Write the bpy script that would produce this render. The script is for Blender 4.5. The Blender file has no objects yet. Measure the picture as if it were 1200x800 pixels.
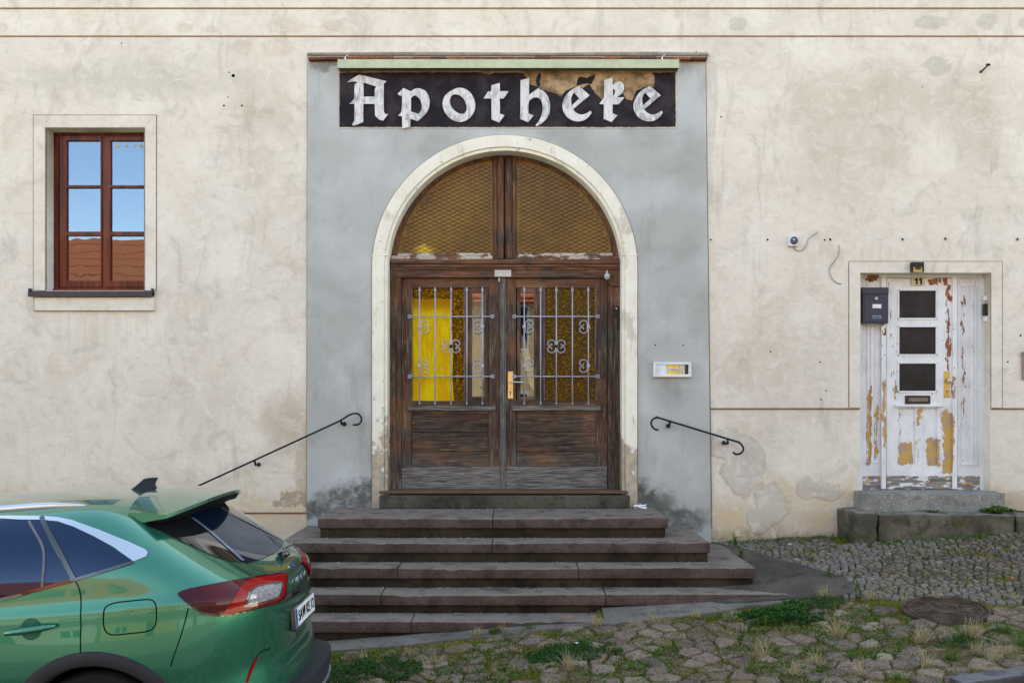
import bpy, bmesh, math, random
import numpy as np
from mathutils import Vector, Matrix, noise as mnoise
from mathutils.bvhtree import BVHTree
from mathutils.geometry import delaunay_2d_cdt
random.seed(7)
SC = bpy.context.scene
COL = SC.collection
R = math.radians
F = 1164.0; D = 9.7; ZC = 1.033; HY = 470.0      # focal length, camera distance and height in the survey of the facade

def W(px, py, Y=0.0):
    d = D + Y
    return Vector(((px - 600) * d / F, Y, ZC - (py - HY) * d / F))
def XZ(px, py, Y=0.0):
    v = W(px, py, Y); return (v.x, v.z)

def gz(x, y):
    x = max(-14, min(14, x))
    L = .066 * x if x > 0 else .08 * x
    if y > 0: c = 0.0
    elif y > -.5: c = .03 * y
    elif y > -2: c = -.015 + .1367 * (y + .5)
    elif y > -3: c = .11 * y
    elif y > -6.5: c = -.33 + .05 * (y + 3)
    else: c = -.505
    if y < -6.5: L *= max(.35, 1 + (y + 6.5) * .05)
    z = -.47 + L + c
    if x < -1.1 and y < -2.1:
        t = min(1, (-1.1 - x) / .6); t = t * t * (3 - 2 * t); u = min(1, (-2.1 - y) / .7); u = u * u * (3 - 2 * u)
        zt = -1.04 + .08 * (x + 2) - .02 * (-3.76 - y) * (1 if y > -6 else 0)
        v = 1 if y > -6 else max(0, 1 + (y + 6) / 3)
        z += (zt - z) * t * u * v
    return z
def G(px, py):
    lo, hi = 2.0, 14.0
    rx, rz = (px - 600) / F, -(py - HY) / F
    for _ in range(50):
        d = (lo + hi) / 2
        if ZC + rz * d > gz(rx * d, d - D): lo = d
        else: hi = d
    return Vector((rx * d, d - D, gz(rx * d, d - D)))

# ------------------------------------------------------------------ objects
def tag(o, label=None, cat=None, group=None, kind=None):
    if label: o['label'] = label
    if cat: o['category'] = cat
    if group: o['group'] = group
    if kind: o['kind'] = kind
    return o
def thing(name, label, cat, loc=(0, 0, 0), group=None, rot=(0, 0, 0)):
    o = bpy.data.objects.new(name, None); COL.objects.link(o)
    o.empty_display_size = .1
    o.location = loc; o.rotation_euler = rot
    return tag(o, label, cat, group)
def link(name, me, mat, parent=None, smooth=False, world=True):
    o = bpy.data.objects.new(name, me); COL.objects.link(o)
    if mat is not None:
        for m_ in (mat if isinstance(mat, (list, tuple)) else [mat]): me.materials.append(m_)
    if smooth:
        me.polygons.foreach_set('use_smooth', [True] * len(me.polygons))
    if parent is not None:
        o.parent = parent
        if world:                       # the mesh is written in world coordinates
            r = parent
            off = Vector((0, 0, 0))
            while r is not None:
                off += Vector(r.location); r = r.parent
            o.location = -off
    return o

class MB:
    def __init__(s): s.bm = bmesh.new()
    def join(s, bm2):
        me = bpy.data.meshes.new('t'); bm2.to_mesh(me); s.bm.from_mesh(me); bpy.data.meshes.remove(me); bm2.free()
    def mesh(s, me):
        s.bm.from_mesh(me); bpy.data.meshes.remove(me); return s
    def box(s, c0, c1, bev=0.0, seg=2, rot=None, mi=0):
        b = bmesh.new(); bmesh.ops.create_cube(b, size=1)
        a = Vector([min(p, q) for p, q in zip(c0, c1)]); e = Vector([max(p, q) for p, q in zip(c0, c1)])
        for v in b.verts:
            v.co = Vector(((a.x + e.x) / 2 + v.co.x * (e.x - a.x), (a.y + e.y) / 2 + v.co.y * (e.y - a.y), (a.z + e.z) / 2 + v.co.z * (e.z - a.z)))
        if bev > 0: bmesh.ops.bevel(b, geom=b.edges[:], offset=bev, segments=seg, profile=.5, affect='EDGES')
        for f in b.faces: f.material_index = mi
        if rot is not None:
            m_, piv = rot
            for v in b.verts: v.co = piv + m_ @ (v.co - piv)
        s.join(b); return s
    def pbox(s, x0, y0, x1, y1, Yf, Yb, bev=.002, mi=0):
        """box whose front face (at depth Yf) spans pixels x0..x1, y0..y1 of the survey"""
        a = W(x0, y0, Yf); b = W(x1, y1, Yf)
        return s.box((a.x, Yf, a.z), (b.x, Yb, b.z), bev, mi=mi)
    def tube(s, pts, r, n=8, caps=True):
        pts = [Vector(p) for p in pts]
        b = s.bm; rings = []
        up = Vector((0, 0, 1))
        for i, p in enumerate(pts):
            t = (pts[min(i + 1, len(pts) - 1)] - pts[max(i - 1, 0)]).normalized()
            if i == 0:
                u = t.cross(up)
                if u.length < .1: u = t.cross(Vector((1, 0, 0)))
                u.normalize()
            else:
                u = (u - t * u.dot(t)).normalized()
            w = t.cross(u)
            rr = r[i] if isinstance(r, (list, tuple)) else r
            rings.append([b.verts.new(p + (u * math.cos(a) + w * math.sin(a)) * rr) for a in [2 * math.pi * k / n for k in range(n)]])
        for i in range(len(rings) - 1):
            for k in range(n):
                b.faces.new((rings[i][k], rings[i][(k + 1) % n], rings[i + 1][(k + 1) % n], rings[i + 1][k]))
        if caps:
            b.faces.new(rings[0][::-1]); b.faces.new(rings[-1])
        return s
    def sphere(s, c, r, sx=1, sy=1, sz=1, n=12):
        b = bmesh.new(); bmesh.ops.create_uvsphere(b, u_segments=n, v_segments=max(6, n // 2 + 1), radius=r)
        for v in b.verts: v.co = Vector((v.co.x * sx, v.co.y * sy, v.co.z * sz)) + Vector(c)
        s.join(b); return s
    def cyl(s, a, b_, r, n=20, bev=0):
        return s.tube([a, b_], r, n)
    def tri(s, *pts):
        vs = [s.bm.verts.new(p) for p in pts]; s.bm.faces.new(vs); return s
    def build(s, name, mat, parent=None, smooth=False, world=True, auto=None):
        me = bpy.data.meshes.new(name)
        bmesh.ops.recalc_face_normals(s.bm, faces=s.bm.faces[:])
        if auto is not None:
            for e in s.bm.edges:
                if len(e.link_faces) == 2 and e.calc_face_angle(0) > R(auto): e.smooth = False
            smooth = True
        s.bm.to_mesh(me); s.bm.free()
        return link(name, me, mat, parent, smooth, world)

def shape(loops, yf, th, bev=0.0, res=2):
    """flat outline (loops of (x, z), holes included) given thickness th behind its front plane y = yf"""
    cu = bpy.data.curves.new('c', 'CURVE'); cu.dimensions = '2D'; cu.fill_mode = 'BOTH'
    h = th / 2
    cu.extrude = h - bev; cu.bevel_depth = bev; cu.bevel_resolution = res; cu.offset = -bev
    for lp in loops:
        sp = cu.splines.new('POLY'); sp.points.add(len(lp) - 1)
        for i, p in enumerate(lp): sp.points[i].co = (p[0], p[1], 0, 1)
        sp.use_cyclic_u = True
    o = bpy.data.objects.new('c', cu); COL.objects.link(o)
    dg = bpy.context.evaluated_depsgraph_get(); dg.update()
    me = bpy.data.meshes.new_from_object(o.evaluated_get(dg))
    for v in me.vertices:
        x, y, z = v.co; v.co = (x, yf + h - z, y)
    bpy.data.objects.remove(o); bpy.data.curves.remove(cu)
    return me
def shp(name, loops, yf, th, mat, parent, bev=0.0, smooth=False):
    mb = MB(); mb.mesh(shape(loops, yf, th, bev)); return mb.build(name, mat, parent)
def plink(name, pxloops, yf, th, mat, parent, bev=0.0):
    return shp(name, [[XZ(x, y, yf) for x, y in lp] for lp in pxloops], yf, th, mat, parent, bev)
def rect(x0, y0, x1, y1): return [(x0, y0), (x1, y0), (x1, y1), (x0, y1)]
def arcpts(cx, cy, r, a0, a1, n=40):
    return [(cx + r * math.cos(R(a0 + (a1 - a0) * i / n)), cy - r * math.sin(R(a0 + (a1 - a0) * i / n))) for i in range(n + 1)]
def catmull(pts, n=8, closed=False):
    pts = [Vector(p) for p in pts]; out = []; N = len(pts)
    rng = range(N if closed else N - 1)
    for i in rng:
        p0 = pts[(i - 1) % N] if closed or i > 0 else pts[0]
        p1 = pts[i]; p2 = pts[(i + 1) % N]
        p3 = pts[(i + 2) % N] if closed or i + 2 < N else pts[-1]
        for k in range(n):
            t = k / n
            out.append(.5 * ((2 * p1) + (-p0 + p2) * t + (2 * p0 - 5 * p1 + 4 * p2 - p3) * t * t + (-p0 + 3 * p1 - 3 * p2 + p3) * t ** 3))
    if not closed: out.append(pts[-1])
    return out

# ------------------------------------------------------------------ materials
class M:
    def __init__(s, name):
        s.m = bpy.data.materials.new(name); s.m.use_nodes = True
        s.nt = s.m.node_tree; s.nt.nodes.clear()
        s.out = s.n('ShaderNodeOutputMaterial')
        s._p = None; s._geo = None
    def n(s, t, **k):
        nd = s.nt.nodes.new(t)
        for a, b in k.items(): setattr(nd, a, b)
        return nd
    def put(s, sock, v):
        if v is None: return
        if isinstance(v, bpy.types.NodeSocket): s.nt.links.new(v, sock)
        else:
            if sock.type == 'RGBA' and isinstance(v, (tuple, list)) and len(v) == 3: v = (*v, 1)
            if sock.type == 'RGBA' and isinstance(v, (int, float)): v = (v, v, v, 1)
            sock.default_value = v
    @property
    def P(s):
        if s._p is None: s._p = s.n('ShaderNodeTexCoord').outputs['Object']
        return s._p
    def xyz(s, v=None):
        k = s.n('ShaderNodeSeparateXYZ'); s.put(k.inputs[0], v or s.P); return k.outputs
    def island(s):
        return s.n('ShaderNodeNewGeometry').outputs['Random Per Island']
    def map(s, scale=(1, 1, 1), loc=(0, 0, 0), rot=(0, 0, 0), v=None):
        k = s.n('ShaderNodeMapping'); s.put(k.inputs[0], v or s.P)
        k.inputs['Scale'].default_value = scale; k.inputs['Location'].default_value = loc; k.inputs['Rotation'].default_value = rot
        return k.outputs[0]
    def noise(s, sc, det=4, ro=.55, v=None, dist=0, col=False, w=None):
        k = s.n('ShaderNodeTexNoise'); s.put(k.inputs['Vector'], v or s.P)
        if w is not None: k.noise_dimensions = '4D'; s.put(k.inputs['W'], w)
        k.inputs['Scale'].default_value = sc; k.inputs['Detail'].default_value = det; k.inputs['Roughness'].default_value = ro; k.inputs['Distortion'].default_value = dist
        return k.outputs['Color' if col else 'Fac']
    def vor(s, sc, feat='F1', out='Distance', v=None, rnd=1):
        k = s.n('ShaderNodeTexVoronoi', feature=feat); s.put(k.inputs['Vector'], v or s.P); k.inputs['Scale'].default_value = sc
        k.inputs['Randomness'].default_value = rnd
        return k.outputs[out]
    def math(s, op, a, b=None, c=None, clamp=False):
        k = s.n('ShaderNodeMath', operation=op, use_clamp=clamp); s.put(k.inputs[0], a); s.put(k.inputs[1], b); s.put(k.inputs[2], c); return k.outputs[0]
    def mul(s, a, b): return s.math('MULTIPLY', a, b)
    def add(s, a, b): return s.math('ADD', a, b)
    def sub(s, a, b): return s.math('SUBTRACT', a, b)
    def mx(s, a, b): return s.math('MAXIMUM', a, b)
    def st(s, v, lo, hi, a=0, b=1):
        k = s.n('ShaderNodeMapRange', interpolation_type='SMOOTHSTEP'); s.put(k.inputs[0], v)
        for i, q in enumerate((lo, hi, a, b)): s.put(k.inputs[1 + i], q)
        return k.outputs[0]
    def ramp(s, v, stops, interp='LINEAR'):
        k = s.n('ShaderNodeValToRGB'); cr = k.color_ramp; cr.interpolation = interp
        s.put(k.inputs[0], v)
        while len(cr.elements) > 1: cr.elements.remove(cr.elements[0])
        cr.elements[0].position = stops[0][0]
        for p, c in stops[1:]: cr.elements.new(p)
        for e, (p, c) in zip(cr.elements, stops):
            e.color = (c, c, c, 1) if isinstance(c, (int, float)) else (*c, 1)
        return k.outputs[0]
    def mix(s, f, a, b, mode='MIX'):
        k = s.n('ShaderNodeMix', data_type='RGBA', blend_type=mode)
        s.put(k.inputs[0], f); s.put(k.inputs[6], a); s.put(k.inputs[7], b); return k.outputs[2]
    def bump(s, h, st=.3, d=.01, nrm=None):
        k = s.n('ShaderNodeBump'); s.put(k.inputs['Height'], h); k.inputs['Strength'].default_value = st; k.inputs['Distance'].default_value = d
        if nrm is not None: s.put(k.inputs['Normal'], nrm)
        return k.outputs[0]
    def bsdf(s, col, rough=.8, nrm=None, metal=0, spec=.5, coat=0, coatr=.03, trans=0, ior=1.45, alpha=None, fin=True, sheen=None):
        k = s.n('ShaderNodeBsdfPrincipled')
        s.put(k.inputs['Base Color'], col); s.put(k.inputs['Roughness'], rough); s.put(k.inputs['Metallic'], metal)
        s.put(k.inputs['Specular IOR Level'], spec); s.put(k.inputs['Normal'], nrm)
        k.inputs['Coat Weight'].default_value = coat; k.inputs['Coat Roughness'].default_value = coatr
        k.inputs['Transmission Weight'].default_value = trans; k.inputs['IOR'].default_value = ior
        if fin: s.nt.links.new(k.outputs[0], s.out.inputs[0])
        return k.outputs[0]
    def blob(s, px, py, rx, ry, soft=.25, wob=.5, wsc=6, Y=0):
        """mask: 1 inside a ragged oval patch at that place on the facade"""
        c = W(px, py, Y)
        x, y, z = s._wxyz(wsc, wob)
        dx = s.math('DIVIDE', s.sub(x, c.x), rx / 120.0); dz = s.math('DIVIDE', s.sub(z, c.z), ry / 120.0)
        r = s.math('SQRT', s.add(s.mul(dx, dx), s.mul(dz, dz)))
        return s.st(r, 1 + soft, 1 - soft)
    _wc = None
    def _wxyz(s, wsc, wob):
        if s._wc is None: s._wc = {}
        if (wsc, wob) not in s._wc:
            n_ = s.noise(wsc, 5, .6, col=True)
            k = s.n('ShaderNodeVectorMath', operation='SUBTRACT'); s.put(k.inputs[0], n_); k.inputs[1].default_value = (.5, .5, .5)
            k2 = s.n('ShaderNodeVectorMath', operation='SCALE'); s.put(k2.inputs[0], k.outputs[0]); k2.inputs['Scale'].default_value = wob
            k3 = s.n('ShaderNodeVectorMath', operation='ADD'); s.put(k3.inputs[0], s.P); s.put(k3.inputs[1], k2.outputs[0])
            s._wc[(wsc, wob)] = s.xyz(k3.outputs[0])
        return s._wc[(wsc, wob)]

def simple(name, col, rough=.5, metal=0, bumpsc=None, bs=.2, var=.15, coat=0, spec=None):
    m = M(name)
    if spec is None: spec = .45 if rough < .5 else (.2 if rough < .75 else .05)
    n1 = m.noise(9, 5, .6)
    c = m.mix(m.st(n1, .3, .7), tuple(v * (1 - var) for v in col), tuple(min(1, v * (1 + var)) for v in col))
    nr = m.bump(m.noise(bumpsc, 4, .6), bs, .004) if bumpsc else None
    m.bsdf(c, m.st(n1, .2, .8, rough * .9, min(1, rough * 1.1)), nr, metal, spec, coat)
    return m.m

def wall_material(name, kind):
    m = M(name)
    big = m.noise(.55, 5, .6, dist=.6); mid = m.noise(2.2, 7, .62, dist=1.2); mid2 = m.noise(1.3, 6, .65, v=m.map(loc=(7, 3, 5)), dist=1.5)
    fine = m.noise(14, 6, .65); grit = m.noise(120, 3, .6)
    x, y, z = m.xyz()
    if kind == 'cream':
        c = m.mix(m.st(big, .35, .65), (.73, .665, .58), (.68, .625, .555))
        c = m.mix(m.mul(m.st(mid2, .50, .70), .5), c, (.56, .48, .39))
        c = m.mix(m.mul(m.st(m.noise(1.9, 6, .55, v=m.map(loc=(11, 2, 4))), .46, .66), .6), c, (.80, .75, .675))
        c = m.mix(m.mul(m.st(m.noise(1.7, 8, .7, v=m.map(loc=(3, 1, 9)), dist=2), .52, .70), .5), c, (.46, .425, .375))
        st = m.noise(3.2, 7, .7, v=m.map(scale=(1, 1, .3), loc=(5, 0, 2)), dist=1)
        c = m.mix(m.mul(m.st(st, .55, .68), .45), c, (.44, .40, .35))
        # hand-trowelled patches
        gp = None
        for (a, b, rx, ry) in [(1090, 27, 20, 8), (1155, 26, 12, 9), (1097, 78, 16, 11), (863, 29, 11, 8), (1203, 27, 12, 6)]:
            q = m.blob(a, b, rx, ry, .2, .1, 9); gp = q if gp is None else m.mx(gp, q)
        c = m.mix(m.mul(gp, .5), c, (.42, .40, .36))
        tp = None
        for (a, b, rx, ry) in [(218, 34, 11, 6), (250, 35, 10, 4), (335, 32, 24, 9), (283, 57, 13, 9), (325, 57, 20, 11), (5, 33, 6, 5), (392, 32, 14, 7)]:
            q = m.blob(a, b, rx, ry, .3, .1, 9); tp = q if tp is None else m.mx(tp, q)
        c = m.mix(m.mul(tp, .4), c, (.52, .43, .33))
        # darker tone beside the grey portal, beside the openings and along the base
        q = m.blob(900, 430, 70, 60, .8, .8, 3); c = m.mix(m.mul(q, .25), c, (.45, .37, .28))
        q = m.blob(140, 95, 110, 18, .8, .8, 3); c = m.mix(m.mul(q, .4), c, (.42, .41, .36))
        for (a, b, rx, ry) in [(1150, 150, 26, 50), (1060, 110, 90, 30), (985, 170, 60, 60), (300, 140, 26, 60)]:
            q = m.blob(a, b, rx, ry, .8, .8, 3); c = m.mix(m.mul(q, .4), c, (.46, .39, .30))
        lo = m.st(m.add(z, m.mul(m.sub(m.noise(1.6, 6, .6, dist=.8), .5), 1.1)), .35, -.02)
        c = m.mix(m.mul(lo, .85), c, m.mix(m.st(mid, .4, .6), (.60, .46, .27), (.58, .50, .37)))
        q1 = None
        for (a, b, rx, ry) in [(872, 545, 24, 34), (852, 520, 20, 20), (905, 590, 20, 24), (950, 573, 18, 13), (975, 578, 16, 9), (890, 612, 14, 14)]:
            q = m.blob(a, b, rx, ry, .16, .25, 7); q1 = q if q1 is None else m.mx(q1, q)
        q1e = m.mul(m.st(q1, .05, .4), m.st(q1, .95, .6)); c = m.mix(m.mul(q1, .6), c, m.mix(m.st(mid, .4, .6), (.42, .40, .375), (.52, .49, .455))); c = m.mix(m.mul(q1e, .4), c, (.36, .27, .17))
        q2 = m.mx(m.blob(348, 583, 20, 9, .08, .25, 12), m.blob(330, 590, 9, 5, .1, .25, 12))
        c = m.mix(q2, c, (.36, .29, .215))
        q3 = m.mx(m.mx(m.blob(355, 545, 9, 40, .5, .25, 7), m.blob(345, 500, 30, 30, .9, .8, 3)), m.blob(1180, 590, 40, 16, .4, .3, 5))
        c = m.mix(m.mul(q3, .55), c, (.40, .30, .20))
        moss = m.st(m.add(z, m.mul(m.sub(m.noise(3.5, 6, .7), .5), .45)), -.17, -.36)
        xm = m.st(x, 1.4, 2.0)
        c = m.mix(m.mul(m.mul(moss, .8), xm), c, (.13, .125, .06))
        vein = m.vor(2.4, 'DISTANCE_TO_EDGE', v=m.map(loc=(1, 2, 3), v=None))
        ck = m.mul(m.st(m.add(vein, m.mul(m.sub(m.noise(6, 5, .6), .5), .0)), .006, .0), m.st(m.noise(.9, 3, .5, v=m.map(loc=(9, 9, 9))), .58, .66))
        c = m.mix(m.mul(ck, .35), c, (.28, .24, .2))
        pit = m.mul(m.st(m.vor(9), .055, .03), m.st(m.noise(2.5, 3, .5, v=m.map(loc=(4, 8, 2))), .56, .64))
        c = m.mix(m.mul(pit, .7), c, (.22, .17, .12))
        tw = m.noise(3.4, 9, .72, v=m.map(scale=(1, 1, 1.4), loc=(2, 9, 4)), dist=2.6)
        c = m.mix(m.mul(m.st(tw, .53, .64), .22), c, (.45, .40, .335)); c = m.mix(m.mul(m.st(tw, .48, .38), .35), c, (.80, .76, .70))
        cr = m.noise(1.6, 3, .5, v=m.map(loc=(3, 2, 8)), dist=.8); ck2 = m.mul(m.st(m.math('ABSOLUTE', m.sub(cr, .5)), .0028, .0), m.st(m.noise(1.1, 3, .5, v=m.map(loc=(6, 6, 6))), .52, .60))
        
        c = m.mix(m.mul(m.st(m.add(z, m.mul(m.sub(mid, .5), .8)), 1.6, -.3), .14), c, (.50, .40, .28))
        dr = m.mul(m.mx(m.blob(110, 385, 72, 24, .7, .1, 9), m.mx(m.blob(1020, 300, 90, 10, .8, .2, 6), m.blob(600, 50, 240, 10, .8, .2, 6))), m.st(m.noise(1, 5, .7, v=m.map(scale=(16, 16, 1.2))), .44, .62)); c = m.mix(m.mul(dr, .22), c, (.42, .37, .29))
        h = m.add(m.add(m.mul(mid, .75), m.mul(m.add(fine, m.mul(tw, .9)), .30)), m.add(m.mul(grit, .045), m.mul(m.mx(gp, m.mx(q1, q2)), .25)))
        nr = m.bump(m.add(h, m.mul(m.noise(5, 4, .5, dist=1.0), .35)), .75, .02)
        c = m.mix(m.mul(m.st(fine, .35, .7), .10), c, (.40, .36, .31))
        c = m.mix(m.mul(m.st(grit, .5, .75), .10), c, (.36, .33, .29))
        m.bsdf(c, .95, nr, spec=.0)
    elif kind == 'portal':
        c = m.mix(m.st(big, .38, .62), (.38, .385, .37), (.43, .44, .435))
        c = m.mix(m.mul(m.st(mid2, .48, .66), .55), c, (.32, .325, .31))
        c = m.mix(m.mul(m.st(m.noise(1.6, 6, .55, v=m.map(loc=(11, 2, 4))), .44, .66), .7), c, (.51, .535, .55))
        c = m.mix(m.mul(m.st(m.noise(2.4, 7, .7, v=m.map(scale=(1, 1, .25), loc=(5, 0, 2))), .56, .7), .4), c, (.24, .235, .22))
        q = None
        for (a, b, rx, ry) in [(404, 590, 34, 18), (428, 582, 20, 20), (374, 596, 20, 10), (768, 592, 20, 18), (805, 608, 24, 13), (752, 582, 10, 16), (785, 602, 40, 10)]:
            t = m.blob(a, b, rx, ry, .55, .35, 9); q = t if q is None else m.mx(q, t)
        mold = m.mul(q, m.st(m.noise(9, 9, .78), .22, .56))
        c = m.mix(m.mul(mold, .86), c, m.mix(m.st(m.noise(20, 4, .6), .55, .7), (.035, .036, .03), (.07, .075, .045)))
        q = m.blob(380, 76, 14, 6, .6, .3, 9); c = m.mix(m.mul(q, .6), c, (.1, .1, .095))
        q = m.mx(m.blob(806, 80, 10, 8, .6, .3, 9), m.blob(782, 462, 16, 18, .8, .4, 6)); c = m.mix(m.mul(q, .35), c, (.2, .18, .16))
        base = m.st(m.add(z, m.mul(m.sub(mid, .5), .5)), .35, -.25)
        c = m.mix(m.mul(base, .35), c, (.22, .22, .20))
        h = m.add(m.add(m.mul(mid, .6), m.mul(fine, .2)), m.mul(grit, .05))
        c = m.mix(m.mul(m.st(grit, .5, .75), .08), c, (.15, .15, .15))
        m.bsdf(c, .95, m.bump(h, .5, .014), spec=.0)
    elif kind == 'surround':
        c = m.mix(m.st(mid, .4, .6), (.80, .77, .68), (.74, .70, .60))
        c = m.mix(m.mul(m.st(m.noise(5, 6, .7, v=m.map(scale=(1, 1, .4))), .55, .66), .55), c, (.40, .35, .28))
        wear = m.st(m.add(z, m.mul(m.sub(m.noise(5, 6, .7), .5), 2.6)), .72, .52)
        xx = m.st(x, -1.12, -1.17); xr = m.st(x, 1.02, 1.12)
        c = m.mix(m.mul(wear, .9), c, m.mix(m.st(fine, .42, .6), (.45, .36, .25), (.30, .27, .23)))
        chip = m.st(m.noise(13, 6, .7), .63, .66)
        c = m.mix(m.mul(chip, .6), c, (.33, .28, .22))
        h = m.add(m.mul(fine, .5), m.sub(m.mul(mid, .6), m.add(m.mul(wear, .6), m.mul(chip, .25))))
        m.bsdf(c, .9, m.bump(h, .5, .012), spec=.05)
    return m.m

def wood_material(name, axis='z', tone='brown'):
    m = M(name)
    sc = (20, 20, 1.3) if axis == 'z' else (1.3, 20, 20)
    g = m.noise(1.0, 8, .68, v=m.map(scale=sc), dist=.7)
    g2 = m.noise(3.6, 7, .7, v=m.map(scale=sc, loc=(3, 1, 2)))
    blot = m.noise(3.5, 5, .6); x, y, z = m.xyz()
    zz = m.add(z, m.mul(m.sub(blot, .5), 1.3))
    top = m.st(zz, 1.45, 2.3); bot = m.st(zz, .62, .22)
    c = m.mix(m.st(g, .32, .68), (.016, .010, .008), (.085, .040, .022))
    c = m.mix(m.mul(top, .85), c, m.mix(m.st(g, .3, .65), (.05, .018, .009), (.19, .072, .030)))
    gy = m.mix(m.st(g2, .35, .7), (.055, .048, .042), (.155, .14, .125))
    c = m.mix(m.mul(bot, .85), c, gy)
    wear = m.mul(m.st(g2, .53, .62), m.st(blot, .42, .6))
    c = m.mix(m.mul(m.st(m.noise(2.1, 5, .65, v=m.map(loc=(1, 6, 2), scale=(1, 1, .7) if axis == 'z' else (.7, 1, 1))), .46, .62), .75), c, m.mix(m.st(g, .35, .65), (.080, .034, .016), (.26, .125, .060)))
    c = m.mix(m.mul(wear, .7), c, (.27, .215, .17))
    c = m.mix(m.mul(m.st(m.noise(2.6, 5, .65, v=m.map(loc=(8, 1, 3))), .50, .62), .75), c, m.mix(m.st(g2, .4, .6), (.016, .014, .013), (.075, .066, .060)))
    c = m.mix(.22, c, m.mix(m.st(g2, .35, .65), (.05, .042, .036), (.19, .165, .14)))
    if tone == 'grey':
        c = m.mix(.85, c, m.mix(m.st(g2, .34, .66), (.055, .05, .046), (.25, .24, .225)))
    if tone == 'flaked':
        c = m.mix(m.st(m.noise(6, 6, .7, v=m.map(scale=(1, 1, 2))), .47, .53), c, m.mix(m.st(g2, .4, .6), (.36, .31, .26), (.55, .50, .44)))
    h = m.add(m.mul(g, .8), m.mul(g2, .8))
    m.bsdf(c, m.st(g2, .3, .7, .5, .85), m.bump(h, .8, .008), spec=.12)
    return m.m

def peel_material(name, extra=0.0, grey=False):
    """white paint flaking off brown wood"""
    m = M(name)
    x, y, z = m.xyz()
    n1 = m.noise(1.0, 7, .66, v=m.map(scale=(11, 11, 2.6)), dist=.5)
    n2 = m.noise(1.0, 5, .6, v=m.map(scale=(38, 38, 11), loc=(2, 2, 2)))
    big = m.noise(2.4, 3, .5, v=m.map(loc=(1.3, 0, .4)))
    low = m.st(m.add(z, m.mul(m.sub(big, .5), .8)), .5, .0)
    hotx = None; wx_, _, wz_ = m._wxyz(14, .10)
    for cx, w_, z0, z1, s_ in [(1112, 4, 326, 440, .50), (1129, 2.5, 340, 500, .36), (1141, 2, 330, 420, .30), (1093, 9, 512, 546, .62), (1063, 9, 517, 546, .60), (1077, 4, 478, 500, .55), (1076, 3, 500, 540, .3), (1111, 6, 480, 556, .75), (1019, 3, 450, 545, .55), (1027, 2.5, 470, 545, .45), (1045, 3, 330, 470, .28), (1035.5, 2.5, 440, 540, .42), (1022, 7, 322, 329, .6), (1094, 7, 326, 334, .6), (1106, 6, 325, 336, .5), (1048, 3, 440, 470, .3), (1117, 3, 440, 470, .6), (1056, 3, 480, 530, .3), (1036, 3, 375, 395, .5)]:
        c = W(cx, (z0 + z1) / 2, .14); hw = w_ / 118.0; hz = (z1 - z0) / 236.0
        aa = m.st(m.math('ABSOLUTE', m.sub(wx_, c.x)), hw * 1.5, hw * .4); b = m.st(m.math('ABSOLUTE', m.sub(wz_, c.z)), hz * 1.15, hz * .7)
        q = m.mul(m.mul(aa, b), s_); hotx = q if hotx is None else m.mx(hotx, q)
    t = m.add(m.add(m.mul(n1, .75), m.mul(n2, .25)), m.add(m.mul(hotx, .40), m.add(m.mul(low, .03), extra + .010)))
    p = m.st(t, .672, .680)
    spots = m.mul(m.st(m.vor(34, v=m.map(scale=(1, 1, .5))), .16, .12), m.st(m.noise(7, 2, .5), .52, .58))
    p = m.mx(p, spots)
    g = m.noise(1.0, 6, .7, v=m.map(scale=(50, 50, 2.5)))
    orange = m.mix(m.st(g, .35, .65), (.14, .05, .022), (.38, .15, .06))
    tan = m.mix(m.st(m.noise(9, 4, .6), .45, .55), (.40, .27, .17), (.50, .32, .09))
    under = m.mix(m.st(m.add(z, m.mul(m.sub(n2, .5), .6)), 1.4, 1.05), orange, tan)
    w_ = m.mix(m.st(m.noise(5, 5, .6), .35, .7), (.74, .74, .76), (.64, .64, .655))
    w_ = m.mix(m.mul(m.st(m.noise(1, 5, .7, v=m.map(scale=(30, 30, 3))), .55, .7), .35), w_, (.42, .40, .38))
    c = m.mix(p, w_, under)
    rim = m.mul(m.st(t, .652, .670), m.sub(1, p)); c = m.mix(m.mul(rim, .35), c, (.38, .33, .28))
    if grey:
        t2 = m.st(m.noise(1, 6, .65, v=m.map(scale=(7, 7, 22))), .52, .56)
        gw = m.mix(m.st(m.noise(1, 6, .7, v=m.map(scale=(3, 3, 60))), .4, .6), (.13, .12, .115), (.24, .225, .21))
        c = m.mix(t2, gw, m.mix(m.st(m.noise(8, 3, .5), .52, .55), (.62, .62, .62), (.45, .29, .09)))
    h = m.add(m.mul(m.sub(1, p), 1.0), m.mul(g, .12))
    m.bsdf(c, .6, m.bump(h, 1, .0022), spec=.2)
    return m.m

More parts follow.
